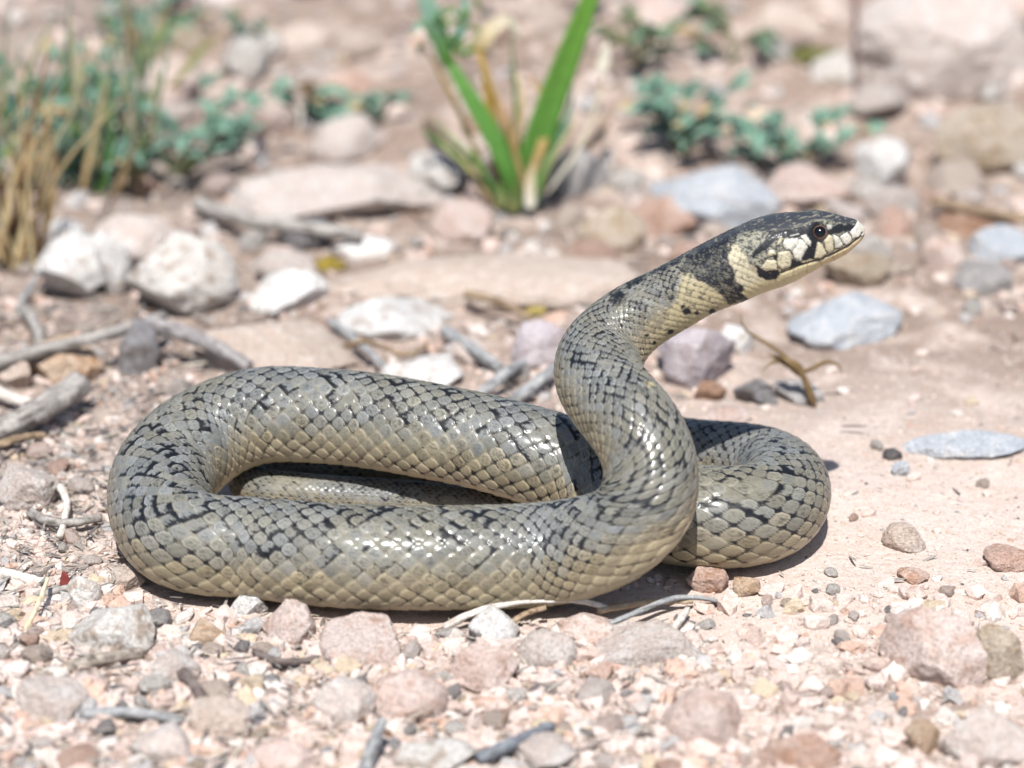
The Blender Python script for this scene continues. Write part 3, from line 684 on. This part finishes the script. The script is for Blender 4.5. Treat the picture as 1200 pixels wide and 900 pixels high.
def ground_pts(pts):
    out = []
    for px, py, z in pts:
        p = at_z(px, py, z); p[2] = z + float(hgt(p[0], p[1])) * .5; out.append(p)
    return np.array(out)
def stick(pts, rpx, label, name='stick', **kw):
    P = ground_pts(pts); r = cm(P[len(P)//2], rpx); base = P[0].copy()
    V, F, c = stickmesh(P - base, r, seed=int(pts[0][0] * 3 + pts[0][1]) % 991, name=name, **kw)
    o = link(name, mesh_from(name, V, F, M_WOOD, c), None, base); return tag(o, label, name, 'dead sticks and twigs')
BROWN = dict(c1=(.24,.17,.11), c2=(.36,.27,.18), c3=(.12,.08,.05)); BLUE = dict(c1=(.25,.255,.26), c2=(.38,.38,.375), c3=(.10,.095,.09)); PALE = dict(c1=(.58,.52,.46), c2=(.70,.66,.60), c3=(.36,.31,.27))
stick([(-30,428,.34),(60,405,.42),(120,389,.5),(192,366,.45)], 8, 'long grey weathered stick slanting over the orange-beige stone', k=14, lump=.22)
stick([(172,376,.5),(215,390,.46),(255,408,.36),(292,430,.2)], 10, 'dark grey stick end lying behind the snake\'s left arch', k=14, lump=.25, c1=(.22,.20,.20), c2=(.34,.32,.31))
stick([(-20,506,.2),(30,484,.26),(92,446,.3)], 15, 'thick broken piece of grey wood at the left edge', k=18, lump=.3, taper=(.85, 1.1))
stick([(-12,452,.1),(18,463,.12),(40,470,.1)], 8, 'short pale stick between the beige stone and broken wood', **PALE)
stick([(545,344,.3),(580,352,.3),(612,368,.25),(636,386,.15)], 5, 'crooked grey-brown twig on the pink slab', **BROWN)
stick([(522,388,.2),(548,404,.22),(585,430,.15)], 8, 'blue-grey twig pointing at the lavender stone', **BLUE)
stick([(560,462,.1),(590,440,.25),(612,425,.2)], 7, 'short blue-grey twig just above the snake\'s back', **BLUE)
stick([(600,470,.12),(632,448,.2),(650,432,.2)], 8, 'blue-grey twig touching the raised neck', **BLUE)
stick([(386,374,.15),(420,398,.2),(440,418,.2),(458,436,.1)], 5, 'thin grey twig curling round the flat white stone', **BLUE)
stick([(232,238,.2),(290,256,.3),(350,266,.32),(425,276,.25)], 10, 'straight grey log in front of the broad beige boulder', k=14)
stick([(520,735,.06),(560,716,.2),(620,704,.28),(680,704,.24),(712,712,.1)], 4.5, 'pale bleached twig lying along the snake\'s front coil', k=12, **PALE)
stick([(588,742,.02),(610,722,.14),(640,712,.22)], 4, 'brown strip of bark under the bleached twig', **BROWN)
stick([(30,742,.06),(44,712,.18),(56,678,.3)], 3, 'thin upright straw beside the dark red leaf scrap', c1=(.6,.5,.34), c2=(.68,.6,.44), c3=(.45,.35,.2))
stick([(-10,668,.05),(22,676,.1),(52,682,.06)], 7, 'short pale stick at the left edge below the eroded stone', **PALE)
stick([(420,920,.1),(432,888,.2),(448,842,.34)], 9, 'blue-grey twig standing up from the bottom edge', taper=(1.1, .7), **BLUE)
stick([(560,886,.1),(600,868,.14),(646,848,.1)], 8, 'dark blue-grey twig beside the white bottom stone', c1=(.14,.15,.17), c2=(.22,.24,.26), c3=(.08,.08,.08))
stick([(776,752,.1),(790,735,.14),(806,714,.12)], 5, 'short pale stick on the low beige slab', **PALE)
stick([(700,716,.1),(760,706,.12),(812,704,.1)], 4, 'thin tan twig right of the bleached one', c1=(.42,.33,.22), c2=(.52,.42,.3), c3=(.3,.2,.12))
stick([(80,788,.08),(120,776,.14),(165,768,.1)], 9, 'brown-grey stick in the lower left gravel', c1=(.26,.22,.18), c2=(.38,.33,.28))
stick([(205,785,.1),(228,808,.14),(246,838,.06)], 8, 'dark curved twig in the lower left gravel', c1=(.13,.10,.09), c2=(.2,.17,.15), c3=(.07,.05,.05))
stick([(95,842,.08),(150,838,.16),(215,846,.08)], 7, 'grey twig in the blurred gravel at bottom left', **BLUE)
stick([(1000,-10,2.0),(1002,60,1.1),(1003,120,.4),(1004,152,.1)], 3.5, 'thin dark upright stem above the shield-shaped stone', c1=(.10,.06,.06), c2=(.16,.10,.09), c3=(.05,.03,.03))
stick([(1094,236,.25),(1150,248,.3),(1210,256,.3)], 7, 'straight brown stick on the flat brown slab', **BROWN)
stick([(500,152,.3),(530,170,.5),(556,196,.3),(572,226,.1)], 6, 'dark curved root left of the seedling', c1=(.12,.08,.06), c2=(.2,.14,.1))
stick([(640,206,.2),(670,186,.5),(695,168,.6),(712,142,.7)], 6, 'brown bent stem right of the seedling', **BROWN)
stick([(370,92,.2),(430,84,.3),(505,78,.2)], 10, 'long grey branch lying far behind the rosettes', k=12)
stick([(100,268,.1),(60,300,.2),(30,340,.1),(20,360,.05)], 4, 'bent grey-violet stem at the foot of the dry grass', **BLUE)
stick([(-10,520,.12),(20,508,.2),(52,505,.15)], 5, 'short brown twig in front of the thick broken wood', **BROWN)
stick([(60,560,.1),(78,590,.16),(70,628,.08)], 5, 'pale curved twig right of the eroded pale stone', **PALE)
stick([(36,600,.08),(70,612,.14),(118,606,.1)], 6, 'grey twig lying left of the snake\'s left bend', k=10)
stick([(28,360,.1),(44,384,.16),(48,410,.08)], 8, 'grey stick end below the dry grass tuft', k=10)
stick([(402,405,.1),(430,398,.3),(470,412,.3),(500,402,.12)], 3.5, 'thin brown twig crossing the flat white stone', **BROWN)
stick([(700,735,.08),(740,720,.16),(800,700,.16),(850,706,.06)], 3.5, 'thin grey twig below the snake\'s right coil', **BLUE)
stick([(40,700,.06),(90,690,.12),(120,700,.06)], 5, 'short grey twig beside the round whitish pebble', k=10)
stick([(300,764,.06),(330,776,.14),(372,772,.08)], 5, 'dark thin twig in front of the upright pinkish stone', c1=(.13,.10,.09), c2=(.2,.17,.15), c3=(.07,.05,.05))
# red leaf scrap
def scrap():
    p = at_z(74, 694, .04); V, F, tt, th = sweep(cspline([(0,0,0),(.02,.05,.09),(.0,.1,.2)], 14), .012, .055 * np.sin(np.linspace(.3, 2.9, 14)), 10, hint=(0,-1,.4), fold=.3)
    c = np.tile(np.array((.22,.03,.025)), (len(V), 1)) * (1 + .4 * noise3(V[:,0]*20, V[:,1]*20, V[:,2]*20, 3))[:, None]
    tag(link('leaf_scrap', mesh_from('leaf_scrap', V, F, M_LEAF, c), None, p), 'small dark red leaf scrap beside the upright straw', 'leaf')
scrap()

# ------------------------------------------------------------------ plants
def leafmesh(P, wid, thick=.012, k=10, n=18, c0=(.1,.2,.06), c1=(.1,.2,.06), hint=(0,-.5,1), fold=.25, seed=0, shape='blade'):
    Q = cspline(P, n); t = np.linspace(0, 1, n)
    w = wid * (np.clip(np.minimum(t * 5 + .35, 1), 0, 1) * (1 - t**3) if shape == 'blade' else np.maximum(.08, np.sin(math.pi * np.clip(t * 1.02, 0, 1)**.8)))
    V, F, tt, th = sweep(Q, thick, np.maximum(w, .004), k, hint=hint, fold=fold)
    c = mixc(np.broadcast_to(np.array(c0, float), V.shape), c1, sst(.1, .95, tt + .15 * noise3(tt * 5, th, seed, seed)))
    c = c * (1 + .16 * noise3(np.sin(th) * 9, tt * 2, seed, seed + 2))[:, None]
    return V, F, c
def leaf(par, P, wid, name='leaf', **kw):
    base = np.array(par.location); V, F, c = leafmesh(np.asarray(P) - base, wid, **kw)
    return link(name, mesh_from(name, V, F, M_LEAF, c), par)
def root(name, px, py, label, cat, group=None):
    p = at_z(px, py, 0); p[2] = float(hgt(p[0], p[1])); return tag(empty(name, p), label, cat, group), p
G = dict(green=(.10,.25,.045), bright=(.16,.36,.05), teal=(.13,.24,.175), teal2=(.20,.33,.245), dry=(.46,.32,.16), straw=(.58,.48,.28), yellow=(.48,.32,.05), brown=(.22,.12,.06), olive=(.17,.19,.07), dead=(.62,.58,.48), deep=(.03,.08,.03))
PL = 'low wild plants on the stony ground'
# seedling in the centre
r, p = root('seedling', 600, 246, 'broad-leaved seedling with one wide bright green blade and yellowing leaves', 'plant', PL)
Yb = p[1]
def A(px, py, dy=0.): return at_y(px, py, Yb + dy)
leaf(r, [A(612,232), A(625,180), A(650,105,.1), A(692,-6,.2), A(715,-70,.3)], cm(p, 20), c0=G['green'], c1=G['bright'], hint=(.35,-1,.1), fold=.22)
leaf(r, [A(605,238,-.1), A(596,200,-.1), A(560,130,0), A(528,75,.2), A(512,40,.4)], cm(p, 13), c0=G['green'], c1=G['green'], hint=(.3,-1,.3))
leaf(r, [A(528,80,.2), A(512,45,.1), A(495,28,0), A(480,44,-.2)], cm(p, 9), c0=G['green'], c1=G['teal2'], hint=(0,-1,.3))
leaf(r, [A(520,55,.3), A(506,20,.3), A(497,-10,.4), A(490,-50,.5)], cm(p, 12), c0=G['teal2'], c1=G['teal2'], hint=(0,-1,.3))
leaf(r, [A(525,60,.4), A(545,20,.6), A(540,-20,.8)], cm(p, 8), c0=G['teal'], c1=G['teal2'], hint=(0,-1,.3))
leaf(r, [A(588,225), A(580,160), A(570,95,.1), A(560,45,.2)], cm(p, 8), c0=G['brown'], c1=G['yellow'], hint=(0,-1,.1))
leaf(r, [A(562,60,.2), A(575,36,.2), A(595,25,.3), A(612,48,.3)], cm(p, 10), c0=G['straw'], c1=G['dead'], hint=(0,-1,.4))
leaf(r, [A(592,235), A(605,160), A(612,110), A(600,75,.2)], cm(p, 5), c0=G['dry'], c1=G['straw'], hint=(0,-1,.1))
leaf(r, [A(612,228), A(635,170), A(640,120,.3), A(618,88,.5)], cm(p, 6), c0=G['dry'], c1=G['yellow'], hint=(0,-1,.1))
leaf(r, [A(618,236,-.1), A(636,190), A(664,140,.2), A(672,100,.4)], cm(p, 7), c0=G['green'], c1=G['teal'], hint=(0,-1,.1))
leaf(r, [A(585,245,-.2), A(592,215,-.1), A(600,180)], cm(p, 8), c0=G['olive'], c1=G['green'], hint=(0,-1,.1))
leaf(r, [A(622,246,-.3), A(621,220,-.2), A(626,190,-.1)], cm(p, 7), c0=G['dead'], c1=G['straw'], hint=(0,-1,.1))
leaf(r, [A(700,90,.4), A(708,70,.5), A(712,45,.6)], cm(p, 8), c0=G['dead'], c1=G['dead'], hint=(0,-1,.2), shape='oval')
leaf(r, [A(640,228), A(690,150,.3), A(704,100,.5), A(714,60,.6)], cm(p, 3), name='stem', c0=G['dead'], c1=G['straw'], hint=(0,-1,.2), fold=0)
leaf(r, [A(600,250,-.1), A(603,225,-.05), A(606,195)], cm(p, 12), name='stem', c0=G['olive'], c1=G['olive'], hint=(0,-1,.1), thick=.1, fold=0)
qs = random.Random(77)
for i in range(13):
    x0 = qs.uniform(575, 632); tx = qs.uniform(480, 700); ty = qs.uniform(10, 170)
    leaf(r, [A(x0, qs.uniform(236, 250), -.1), A((x0 * .6 + tx * .4), (240 + ty) / 2, qs.uniform(-.2, .3)), A(tx, ty, qs.uniform(-.2, .6))], cm(p, qs.uniform(2.2, 5)), c0=G[qs.choice(['green', 'olive', 'dry'])], c1=G[qs.choice(['green', 'yellow', 'straw', 'teal2', 'bright'])], hint=(qs.uniform(-.6, .6), -1, .2), k=8, n=12, seed=i)
for i in range(10):
    bx, by = qs.uniform(485, 560), qs.uniform(5, 70)
    leaf(r, [A(bx, by, .2), A(bx + qs.uniform(-18, 18), by - 10, .2), A(bx + qs.uniform(-36, 36), by + qs.uniform(-26, 20), .2)], cm(p, qs.uniform(3, 5.5)), c0=G['green'], c1=G[qs.choice(['teal2', 'green', 'olive'])], shape='oval', hint=(0, -1, .4), k=6, n=9, seed=i)
# oval-leaved herbs
def herb(px, py, spread, height, nl, lw, label, c0, c1, seed, name='herb', group=PL):
    q = random.Random(seed); r, p = root(name, px, py, label, 'plant', group); sx = cm(p, spread); hz = cm(p, height)
    for i in range(max(4, nl // 4)):
        a = q.uniform(0, 2 * math.pi); d = sx * q.uniform(.25, 1.) ** .8; z = hz * q.uniform(.25, 1.)
        tip = p + np.array((math.cos(a) * d, math.sin(a) * d * .7, z)); mid = p + (tip - p) * .5 + np.array((q.uniform(-.1, .1) * sx, 0, z * q.uniform(0, .25)))
        Q = cspline([p, mid, tip], 30)
        leaf(r, Q[::5], cm(p, 1.8), name='stem', c0=G['olive'], c1=c0, k=6, n=8, fold=0)
        for m in range(q.randint(4, 7)):
            b = Q[q.randint(10, 29)]; w = cm(p, lw) * q.uniform(.35, .85); ln = w * q.uniform(3.4, 5.6); a2 = a + q.uniform(-1.5, 1.5)
            dv = np.array((math.cos(a2), math.sin(a2) * .8, q.uniform(-.2, .9))); dv /= np.linalg.norm(dv); sh = q.uniform(.65, 1.35); yl = q.random() < .08
            k0, k1 = (G['dry'], G['straw']) if yl else (tuple(np.array(c0) * sh), tuple(np.array(c1) * sh))
            leaf(r, [b, b + dv * ln * .5 + np.array((0, 0, .12 * ln)), b + dv * ln - np.array((0, 0, q.uniform(0, .25) * ln))], w, c0=k0, c1=k1, shape='oval', seed=i, k=6, n=9, hint=(q.uniform(-.5, .5), -.6, 1))
    return r
herb(215,205,125,110,72,11,'teal oval-leaved herb right of the tall grass', G['teal'], G['teal2'], 1)
herb(120,222,105,170,56,11,'tall teal leafy plant growing among the green grass clump', G['teal'], G['teal2'], 31)
herb(45,170,95,150,36,11,'teal leafy plant at the left edge behind the dry grass', G['teal'], G['teal2'], 32)
herb(170,95,90,90,28,11,'loose teal plant at upper left among thin brown stems', G['teal'], G['teal2'], 33)
herb(860,120,70,70,22,11,'straggly olive plant behind the snake\'s head', G['olive'], G['teal'], 34)
herb(352,160,34,52,11,14,'small teal rosette left of the salmon and white stone', G['teal'], G['teal2'], 2)
herb(445,164,40,36,10,10,'small teal rosette right of the salmon and white stone', G['teal'], G['teal2'], 3)
herb(800,192,100,130,64,11,'tall teal herb behind the smooth blue boulder', G['teal'], G['teal2'], 4)
herb(928,200,105,74,56,10,'low teal-green herb behind the long pinkish stone', G['teal'], G['teal2'], 5)
herb(300,100,52,40,9,9,'sparse teal sprig above the oval-leaved herb', G['teal'], G['teal'], 6)
herb(745,130,80,80,30,10,'olive-green tangled herb between the seedling and teal herb', G['olive'], G['teal'], 7)
herb(480,30,90,60,14,14,'pale teal herb at the top behind the seedling', G['teal2'], G['teal2'], 8)
herb(345,22,60,40,9,14,'pale teal leaves at the top left of centre', G['teal2'], G['teal2'], 9)
herb(920,24,110,64,34,14,'dark green bush at the top right edge', G['deep'], G['teal'], 10)
herb(1120,24,120,64,44,14,'darkest green bush in the top right corner', G['deep'], G['deep'], 12)
herb(1200,26,70,70,20,14,'dark green bush cut by the right edge', G['deep'], G['teal'], 13)
# grasses
def tuft(px, py, blades, label, seed, name='grass_tuft'):
    q = random.Random(seed); r, p = root(name, px, py, label, 'grass', PL)
    for (x0, y0, x1, y1, wpx, c0, c1, bend) in blades:
        b = at_z(x0, y0, 0); b[2] = float(hgt(b[0], b[1])) - .02; Yt = b[1] + q.uniform(-.3, .5); t = at_y(x1, y1, Yt)
        m = (b + t) / 2 + np.array((bend * np.linalg.norm(t - b), q.uniform(-.1, .1), .06 * np.linalg.norm(t - b)))
        leaf(r, [b, m, t], cm(b, wpx), name='blade', c0=G[c0], c1=G[c1], hint=(q.uniform(-.6,.6), -1, .2), k=8, n=14, seed=int(x1))
    return r
q = random.Random(5); B = []
for i in range(60):
    x0 = q.uniform(-50, 48); B.append((x0, q.uniform(285, 318), x0 + q.uniform(-40, 60), q.uniform(60, 240), q.uniform(1.6, 3.4), q.choice(['dry','dry','brown','straw']), q.choice(['straw','dry','dry','brown']), q.uniform(-.12, .12)))
B += [(20,310,150,112,3,'dry','straw',-.06), (10,300,62,40,3,'brown','brown',0), (0,312,80,120,3,'straw','dry',-.1)]
tuft(5, 305, B, 'dry tan grass tuft at the left edge', 21)
B = []
for i in range(46):
    x0 = q.uniform(-30, 165); B.append((x0, q.uniform(195, 238), x0 + q.uniform(-50, 60), q.uniform(-30, 150), q.uniform(2.4, 5), q.choice(['teal','green','olive','dry']), q.choice(['teal2','teal','teal','green','straw']), q.uniform(-.12, .12)))
tuft(75, 215, B, 'green and teal grass clump behind the dry tuft', 22)
B = []
for i in range(12):
    x0 = q.uniform(150, 190); B.append((x0, q.uniform(120, 150), x0 + q.uniform(-40, 110), q.uniform(-30, 60), q.uniform(2.5, 4.5), q.choice(['olive','dry','teal']), q.choice(['bright','straw','brown','dry']), q.uniform(-.1, .1)))
tuft(170, 135, B, 'thin brown and green grass stems above the teal herb', 23)
# dried sprig
r, p = root('dried_sprig', 955, 476, 'dried brown sprig with curling tendrils standing in the sand', 'plant'); Yb = p[1]
BR = dict(c0=(.20,.13,.06), c1=(.26,.18,.08), hint=(0,-1,.1), fold=0, k=8)
leaf(r, [A(955,476), A(948,458), A(940,438), A(934,430)], cm(p, 5), name='stem', thick=.05, **BR)
leaf(r, [A(944,444), A(934,432), A(925,424,-.05), A(916,418)], cm(p, 7), name='bud', thick=.06, shape='oval', **BR)
leaf(r, [A(934,434), A(920,418), A(895,400,.1), A(872,384,.1), A(868,364,.1)], cm(p, 2.6), name='tendril', **BR)
leaf(r, [A(938,438), A(955,430), A(972,424,.1), A(984,430,.1), A(986,438,.1)], cm(p, 3), name='tendril', **BR)
leaf(r, [A(930,430), A(915,424), A(900,428,-.1), A(893,436,-.1)], cm(p, 2.4), name='tendril', **BR)
leaf(r, [A(930,432), A(912,420,.1), A(900,416,.1)], cm(p, 4), name='leaf', **BR)
# moss cushions
for px, py, w, h, lab, c in ((335,311,34,22,'ochre moss cushion left of the thin flat white stone',(.26,.19,.03)), (386,310,44,22,'ochre moss cushion in front of the thin flat white stone',(.27,.20,.04)), (628,362,26,14,'yellow lichen cushion at the end of the crooked twig',(.42,.33,.12)), (1110,118,54,26,'brown-green moss cushion on the big pale boulder\'s foot',(.14,.13,.03)), (955,115,70,30,'olive moss cushion left of the thin dark stem',(.14,.14,.05))):
    V, F = rock_shape(int(px), 4, .2, 3.); p = at_z(px, py, .05); s = cm(p, w / 2); V = V * np.array((s, s * .8, cm(p, h / 2)))
    cc = np.array(c) * (1 + .6 * noise3(V[:,0]*9, V[:,1]*9, V[:,2]*9, 2))[:, None]
    p[2] = max(0.02, float(hgt(p[0], p[1]))); tag(link('moss_cushion', mesh_from('moss_cushion', V, F, M_MOSS, np.clip(cc, .01, 1)), None, p), lab, 'moss', 'moss cushions')

# ------------------------------------------------------------------ scattered pebbles, one object each
LAND = [(482,817,'the smooth pink pebble'),(424,757,'the angular flat-topped pink stone'),(824,845,'the large pink-tan pebble'),(1092,760,'the big pale pink angular stone'),(130,745,'the pale angular stone'),
 (292,710,'the white pebble touching the snake'),(150,640,"the snake's left bend"),(970,600,"the snake's right coil"),(460,700,"the snake's front coil"),(620,712,'the pale bleached twig'),(940,884,'the reddish salmon stone'),(513,886,'the white flat stone'),
 (34,577,'the eroded pale stone'),(50,475,'the thick broken wood'),(163,416,'the dark slate stone'),(1060,631,'the thin beige flake'),(1178,652,'the reddish chip'),(1130,524,'the translucent flat stone'),(955,470,'the dried sprig'),(990,379,'the blue-grey wedge stone'),
 (808,428,'the lavender quartz'),(460,371,'the flat white stone with brown flank'),(212,324,'the big angular cream rock'),(337,347,'the jagged white stone'),(600,246,'the broad-leaved seedling'),(832,236,'the smooth blue boulder'),(1036,193,'the shield-shaped stone'),
 (205,205,'the teal oval-leaved herb'),(400,228,'the broad beige boulder'),(800,150,'the tall teal herb'),(1098,76,'the big pale boulder'),(1160,170,'the blocky tan stone'),(412,132,'the salmon and white stone'),(40,742,'the upright straw'),(205,800,'the dark curved twig'),(262,850,'the beige lower-left stone'),(60,835,'the pale corner stone'),(750,760,'the low beige slab'),(1150,850,'the broad pale corner stone'),(600,868,'the dark blue-grey twig'),(325,412,'the flat pinkish beige slab'),(575,322,'the largest pink slab')]
CW = {'white':'white','pale':'pale','beige':'beige','pink':'pink','salmon':'salmon','slate':'dark grey','grey':'grey','blue':'blue-grey','tan':'tan','brown':'brown','orange':'orange','lavender':'lavender','dark':'black'}
SHAPES = []
for i in range(14):
    ang = .45 if i % 2 else 1.
    V, F = rock_shape(300 + i, 4, ang); asp = (1, RNG.uniform(.6, .95), RNG.uniform(.42, .75)); SHAPES.append((V * asp, F, 'rounded' if i % 2 else 'angular', asp))
PM = {}
USED = set()
def pebble_label(px, py, col, shp, sz):
    ds = sorted(LAND, key=lambda l: math.hypot(l[0] - px, (l[1] - py) * 1.4))
    def rel(l):
        dx, dy = px - l[0], (py - l[1]) * 1.4
        return 'left of' if dx < -abs(dy) else 'right of' if dx > abs(dy) else ('in front of' if dy > 0 else 'behind')
    sw = 'tiny' if sz < 20 else 'small' if sz < 30 else ''; kind = 'pebble' if sz < 42 else 'stone'
    opts = [f"{sw} {shp} {col} {kind} {rel(ds[0])} {ds[0][2]}".strip(), f"{sw} {shp} {col} {kind} {rel(ds[1])} {ds[1][2]}".strip(),
            f"{sw} {shp} {col} {kind} between {ds[0][2]} and {ds[1][2]}".strip(), f"{sw} {shp} {col} {kind} {rel(ds[2])} {ds[2][2]}".strip(), f"{sw} {shp} {col} {kind} between {ds[0][2]} and {ds[2][2]}".strip(), f"{sw} {shp} {col} {kind} between {ds[1][2]} and {ds[2][2]}".strip()]
    for o in opts:
        if o not in USED and len(o.split()) <= 16: USED.add(o); return o
    return None
def dens(px, py):
    d = .45
    if py > 690: d = 1.0 if px < 760 else .42
    elif px > 830 and 370 < py: d = .10
    elif px < 190 and py > 400: d = .5
    return d
placed = 0; tries = 0; PEBS = []
while placed < 255 and tries < 30000:
    tries += 1; px, py = random.uniform(-15, 1215), random.uniform(20, 905)
    if random.random() > dens(px, py): continue
    wpx = random.choice([19, 20, 22, 24, 26, 29, 32, 38, 46]) * (1.1 if py > 690 else .8)
    if py < 330: wpx = random.choice([24, 32, 42, 54, 66, 84, 100]) * (.75 + .35 * (330 - py) / 330)
    if px > 830 and py > 370: wpx = min(wpx, 20)
    p = at_z(px, py, .02); r = cm(p, wpx / 2)
    if snake_clear(p[0], p[1], r) < .01: continue
    if any((p[0]-a)**2 + (p[1]-b)**2 < (c*(.92 if py > 330 else .7) + r*.85)**2 for a, b, c in HERO): continue
    col = random.choices(['white','pale','beige','pink','salmon','slate','grey','blue','tan','brown'], [16,26,20,22,7,1,3,1,3,1])[0]
    si = random.randrange(14); V, F, shp, asp = SHAPES[si]
    lab = pebble_label(px, py, CW[col], shp, wpx)
    if not lab: continue
    if (si, col) not in PM: PM[si, col] = mesh_from('pebble', V, F, PEB[col])
    kind = 'pebble' if wpx < 42 else 'stone'; o = link(kind, PM[si, col], None, (p[0], p[1], float(hgt(p[0], p[1])) + r * asp[2] * .5))
    o.scale = (r, r, r); o.rotation_euler = (random.uniform(-.35, .35), random.uniform(-.35, .35), random.uniform(0, 6.28))
    tag(o, lab, kind, 'loose pebbles in the gravel' if kind == 'pebble' else 'loose stones among the gravel'); HERO.append((p[0], p[1], r)); placed += 1

# ------------------------------------------------------------------ gravel, grit and plant litter (uncountable)
GP = np.array([(.60,.47,.41),(.61,.505,.45),(.64,.58,.53),(.56,.39,.31),(.42,.40,.39),(.16,.145,.14),(.52,.42,.31),(.62,.51,.46)]); GW = np.array([.27,.26,.13,.07,.08,.025,.05,.12]); GW /= GW.sum()
def scatter(n, smin, smax, base_sub, seed, zone, flat=(.5, .9), jag=.25, name='gravel', sl=None, pal=GP, pw=GW):
    rg = np.random.default_rng(seed); bases = []
    for i in range(14):
        V, F = rock_shape(seed * 50 + i, 2, 1.15, 1.5) if base_sub == 2 else ico(base_sub) if base_sub > 0 else (np.array([(1,0,0),(-1,0,0),(0,1,0),(0,-1,0),(0,0,1),(0,0,-1)], float), np.array([(0,2,4),(2,1,4),(1,3,4),(3,0,4),(2,0,5),(1,2,5),(3,1,5),(0,3,5)]))
        V = V * (1 + jag * rg.normal(size=(len(V), 1)).clip(-1.5, 1.5)); bases.append((V, F))
    VV, FF, CC = [], [], []; off = 0; cnt = 0; H = np.array(HERO)
    while cnt < n:
        m = 4000; px = rg.uniform(-260, 1460, m); py = rg.uniform(0, 990, m); kp = rg.random(m) < zone(px, py); px, py = px[kp], py[kp]
        d = FW[None] * D + RT[None] * ((px - 600) * K)[:, None] + UP[None] * ((450 - py) * K)[:, None]; P = CAM + d * (-CAM[2] / d[:, 2])[:, None]
        Hh = hgt(P[:, 0], P[:, 1]); dp = (P - CAM) @ FW
        sz = smin * (smax / smin)**(rg.random(len(P))**(1.45 if base_sub == 2 else 1.9)) * np.clip(dp / 27, .8, 1.9)
        if base_sub == 2: sz = sz * np.where(py > 680, 1., np.where(py < 300, .9, .55))
        for a in range(len(P)):
            if cnt >= n: break
            x, y = P[a, 0], P[a, 1]; r = sz[a] / 2
            if ((H[:, 0] - x)**2 + (H[:, 1] - y)**2 < (H[:, 2] * .72)**2).any(): continue
            if snake_clear(x, y, r * .6) < (-.13 if r < .075 else 0): continue
            V, F = bases[rg.integers(14)]
            s = np.array((1, rg.uniform(.6, 1), rg.uniform(*flat))) * r
            if sl: s = np.array((r * rg.uniform(3, 9), r * .8, r * .4))
            M = np.array(Matrix.Rotation(rg.uniform(0, 6.28), 3, 'Z') @ Matrix.Rotation(rg.uniform(-.35, .35), 3, 'X') @ Matrix.Rotation(rg.uniform(-.3, .3), 3, 'Y'))
            c = pal[rg.choice(len(pal), p=pw)] * rg.uniform(.80, 1.06)
            VV.append((V * s) @ M.T + (x, y, Hh[a] + s[2] * (.15 if base_sub == 2 else .4) + (rg.uniform(0, .13) if sl else 0))); FF.append(F + off); CC.append(np.broadcast_to(c, V.shape)); off += len(V); cnt += 1
    return link(name, mesh_from(name, np.vstack(VV), np.vstack(FF), M_GRAV, np.vstack(CC), smooth=False))
def zg(px, py):
    z = np.full(px.shape, .45); z[py > 685] = 1.; z[(py > 685) & (px > 820)] = .4; z[(px > 830) & (py > 370) & (py < 685)] = .045; z[(px < 200) & (py > 380)] = .9; z[py < 330] = .16; return z
def zs(px, py):
    z = np.full(px.shape, .4); z[py > 400] = .8; z[(px > 830) & (py > 380)] = 1.; z[py < 300] = .12; return z
def zl(px, py):
    z = np.full(px.shape, .25); z[(px < 240) & (py > 330)] = 1.; z[py > 690] = .5; z[px > 800] = .015; return z
tag(scatter(12500, .06, .32, 2, 5, zg, name='gravel', jag=.13), kind='stuff')
tag(scatter(26000, .012, .055, 1, 6, zs, name='grit'), kind='stuff')
tag(scatter(6500, .018, .06, 1, 8, zl, name='plant_litter', sl=True, jag=.12, pal=np.array([(.33,.30,.27),(.17,.15,.14),(.48,.42,.35),(.22,.14,.09)]), pw=np.array([.4,.3,.2,.1])), kind='stuff')
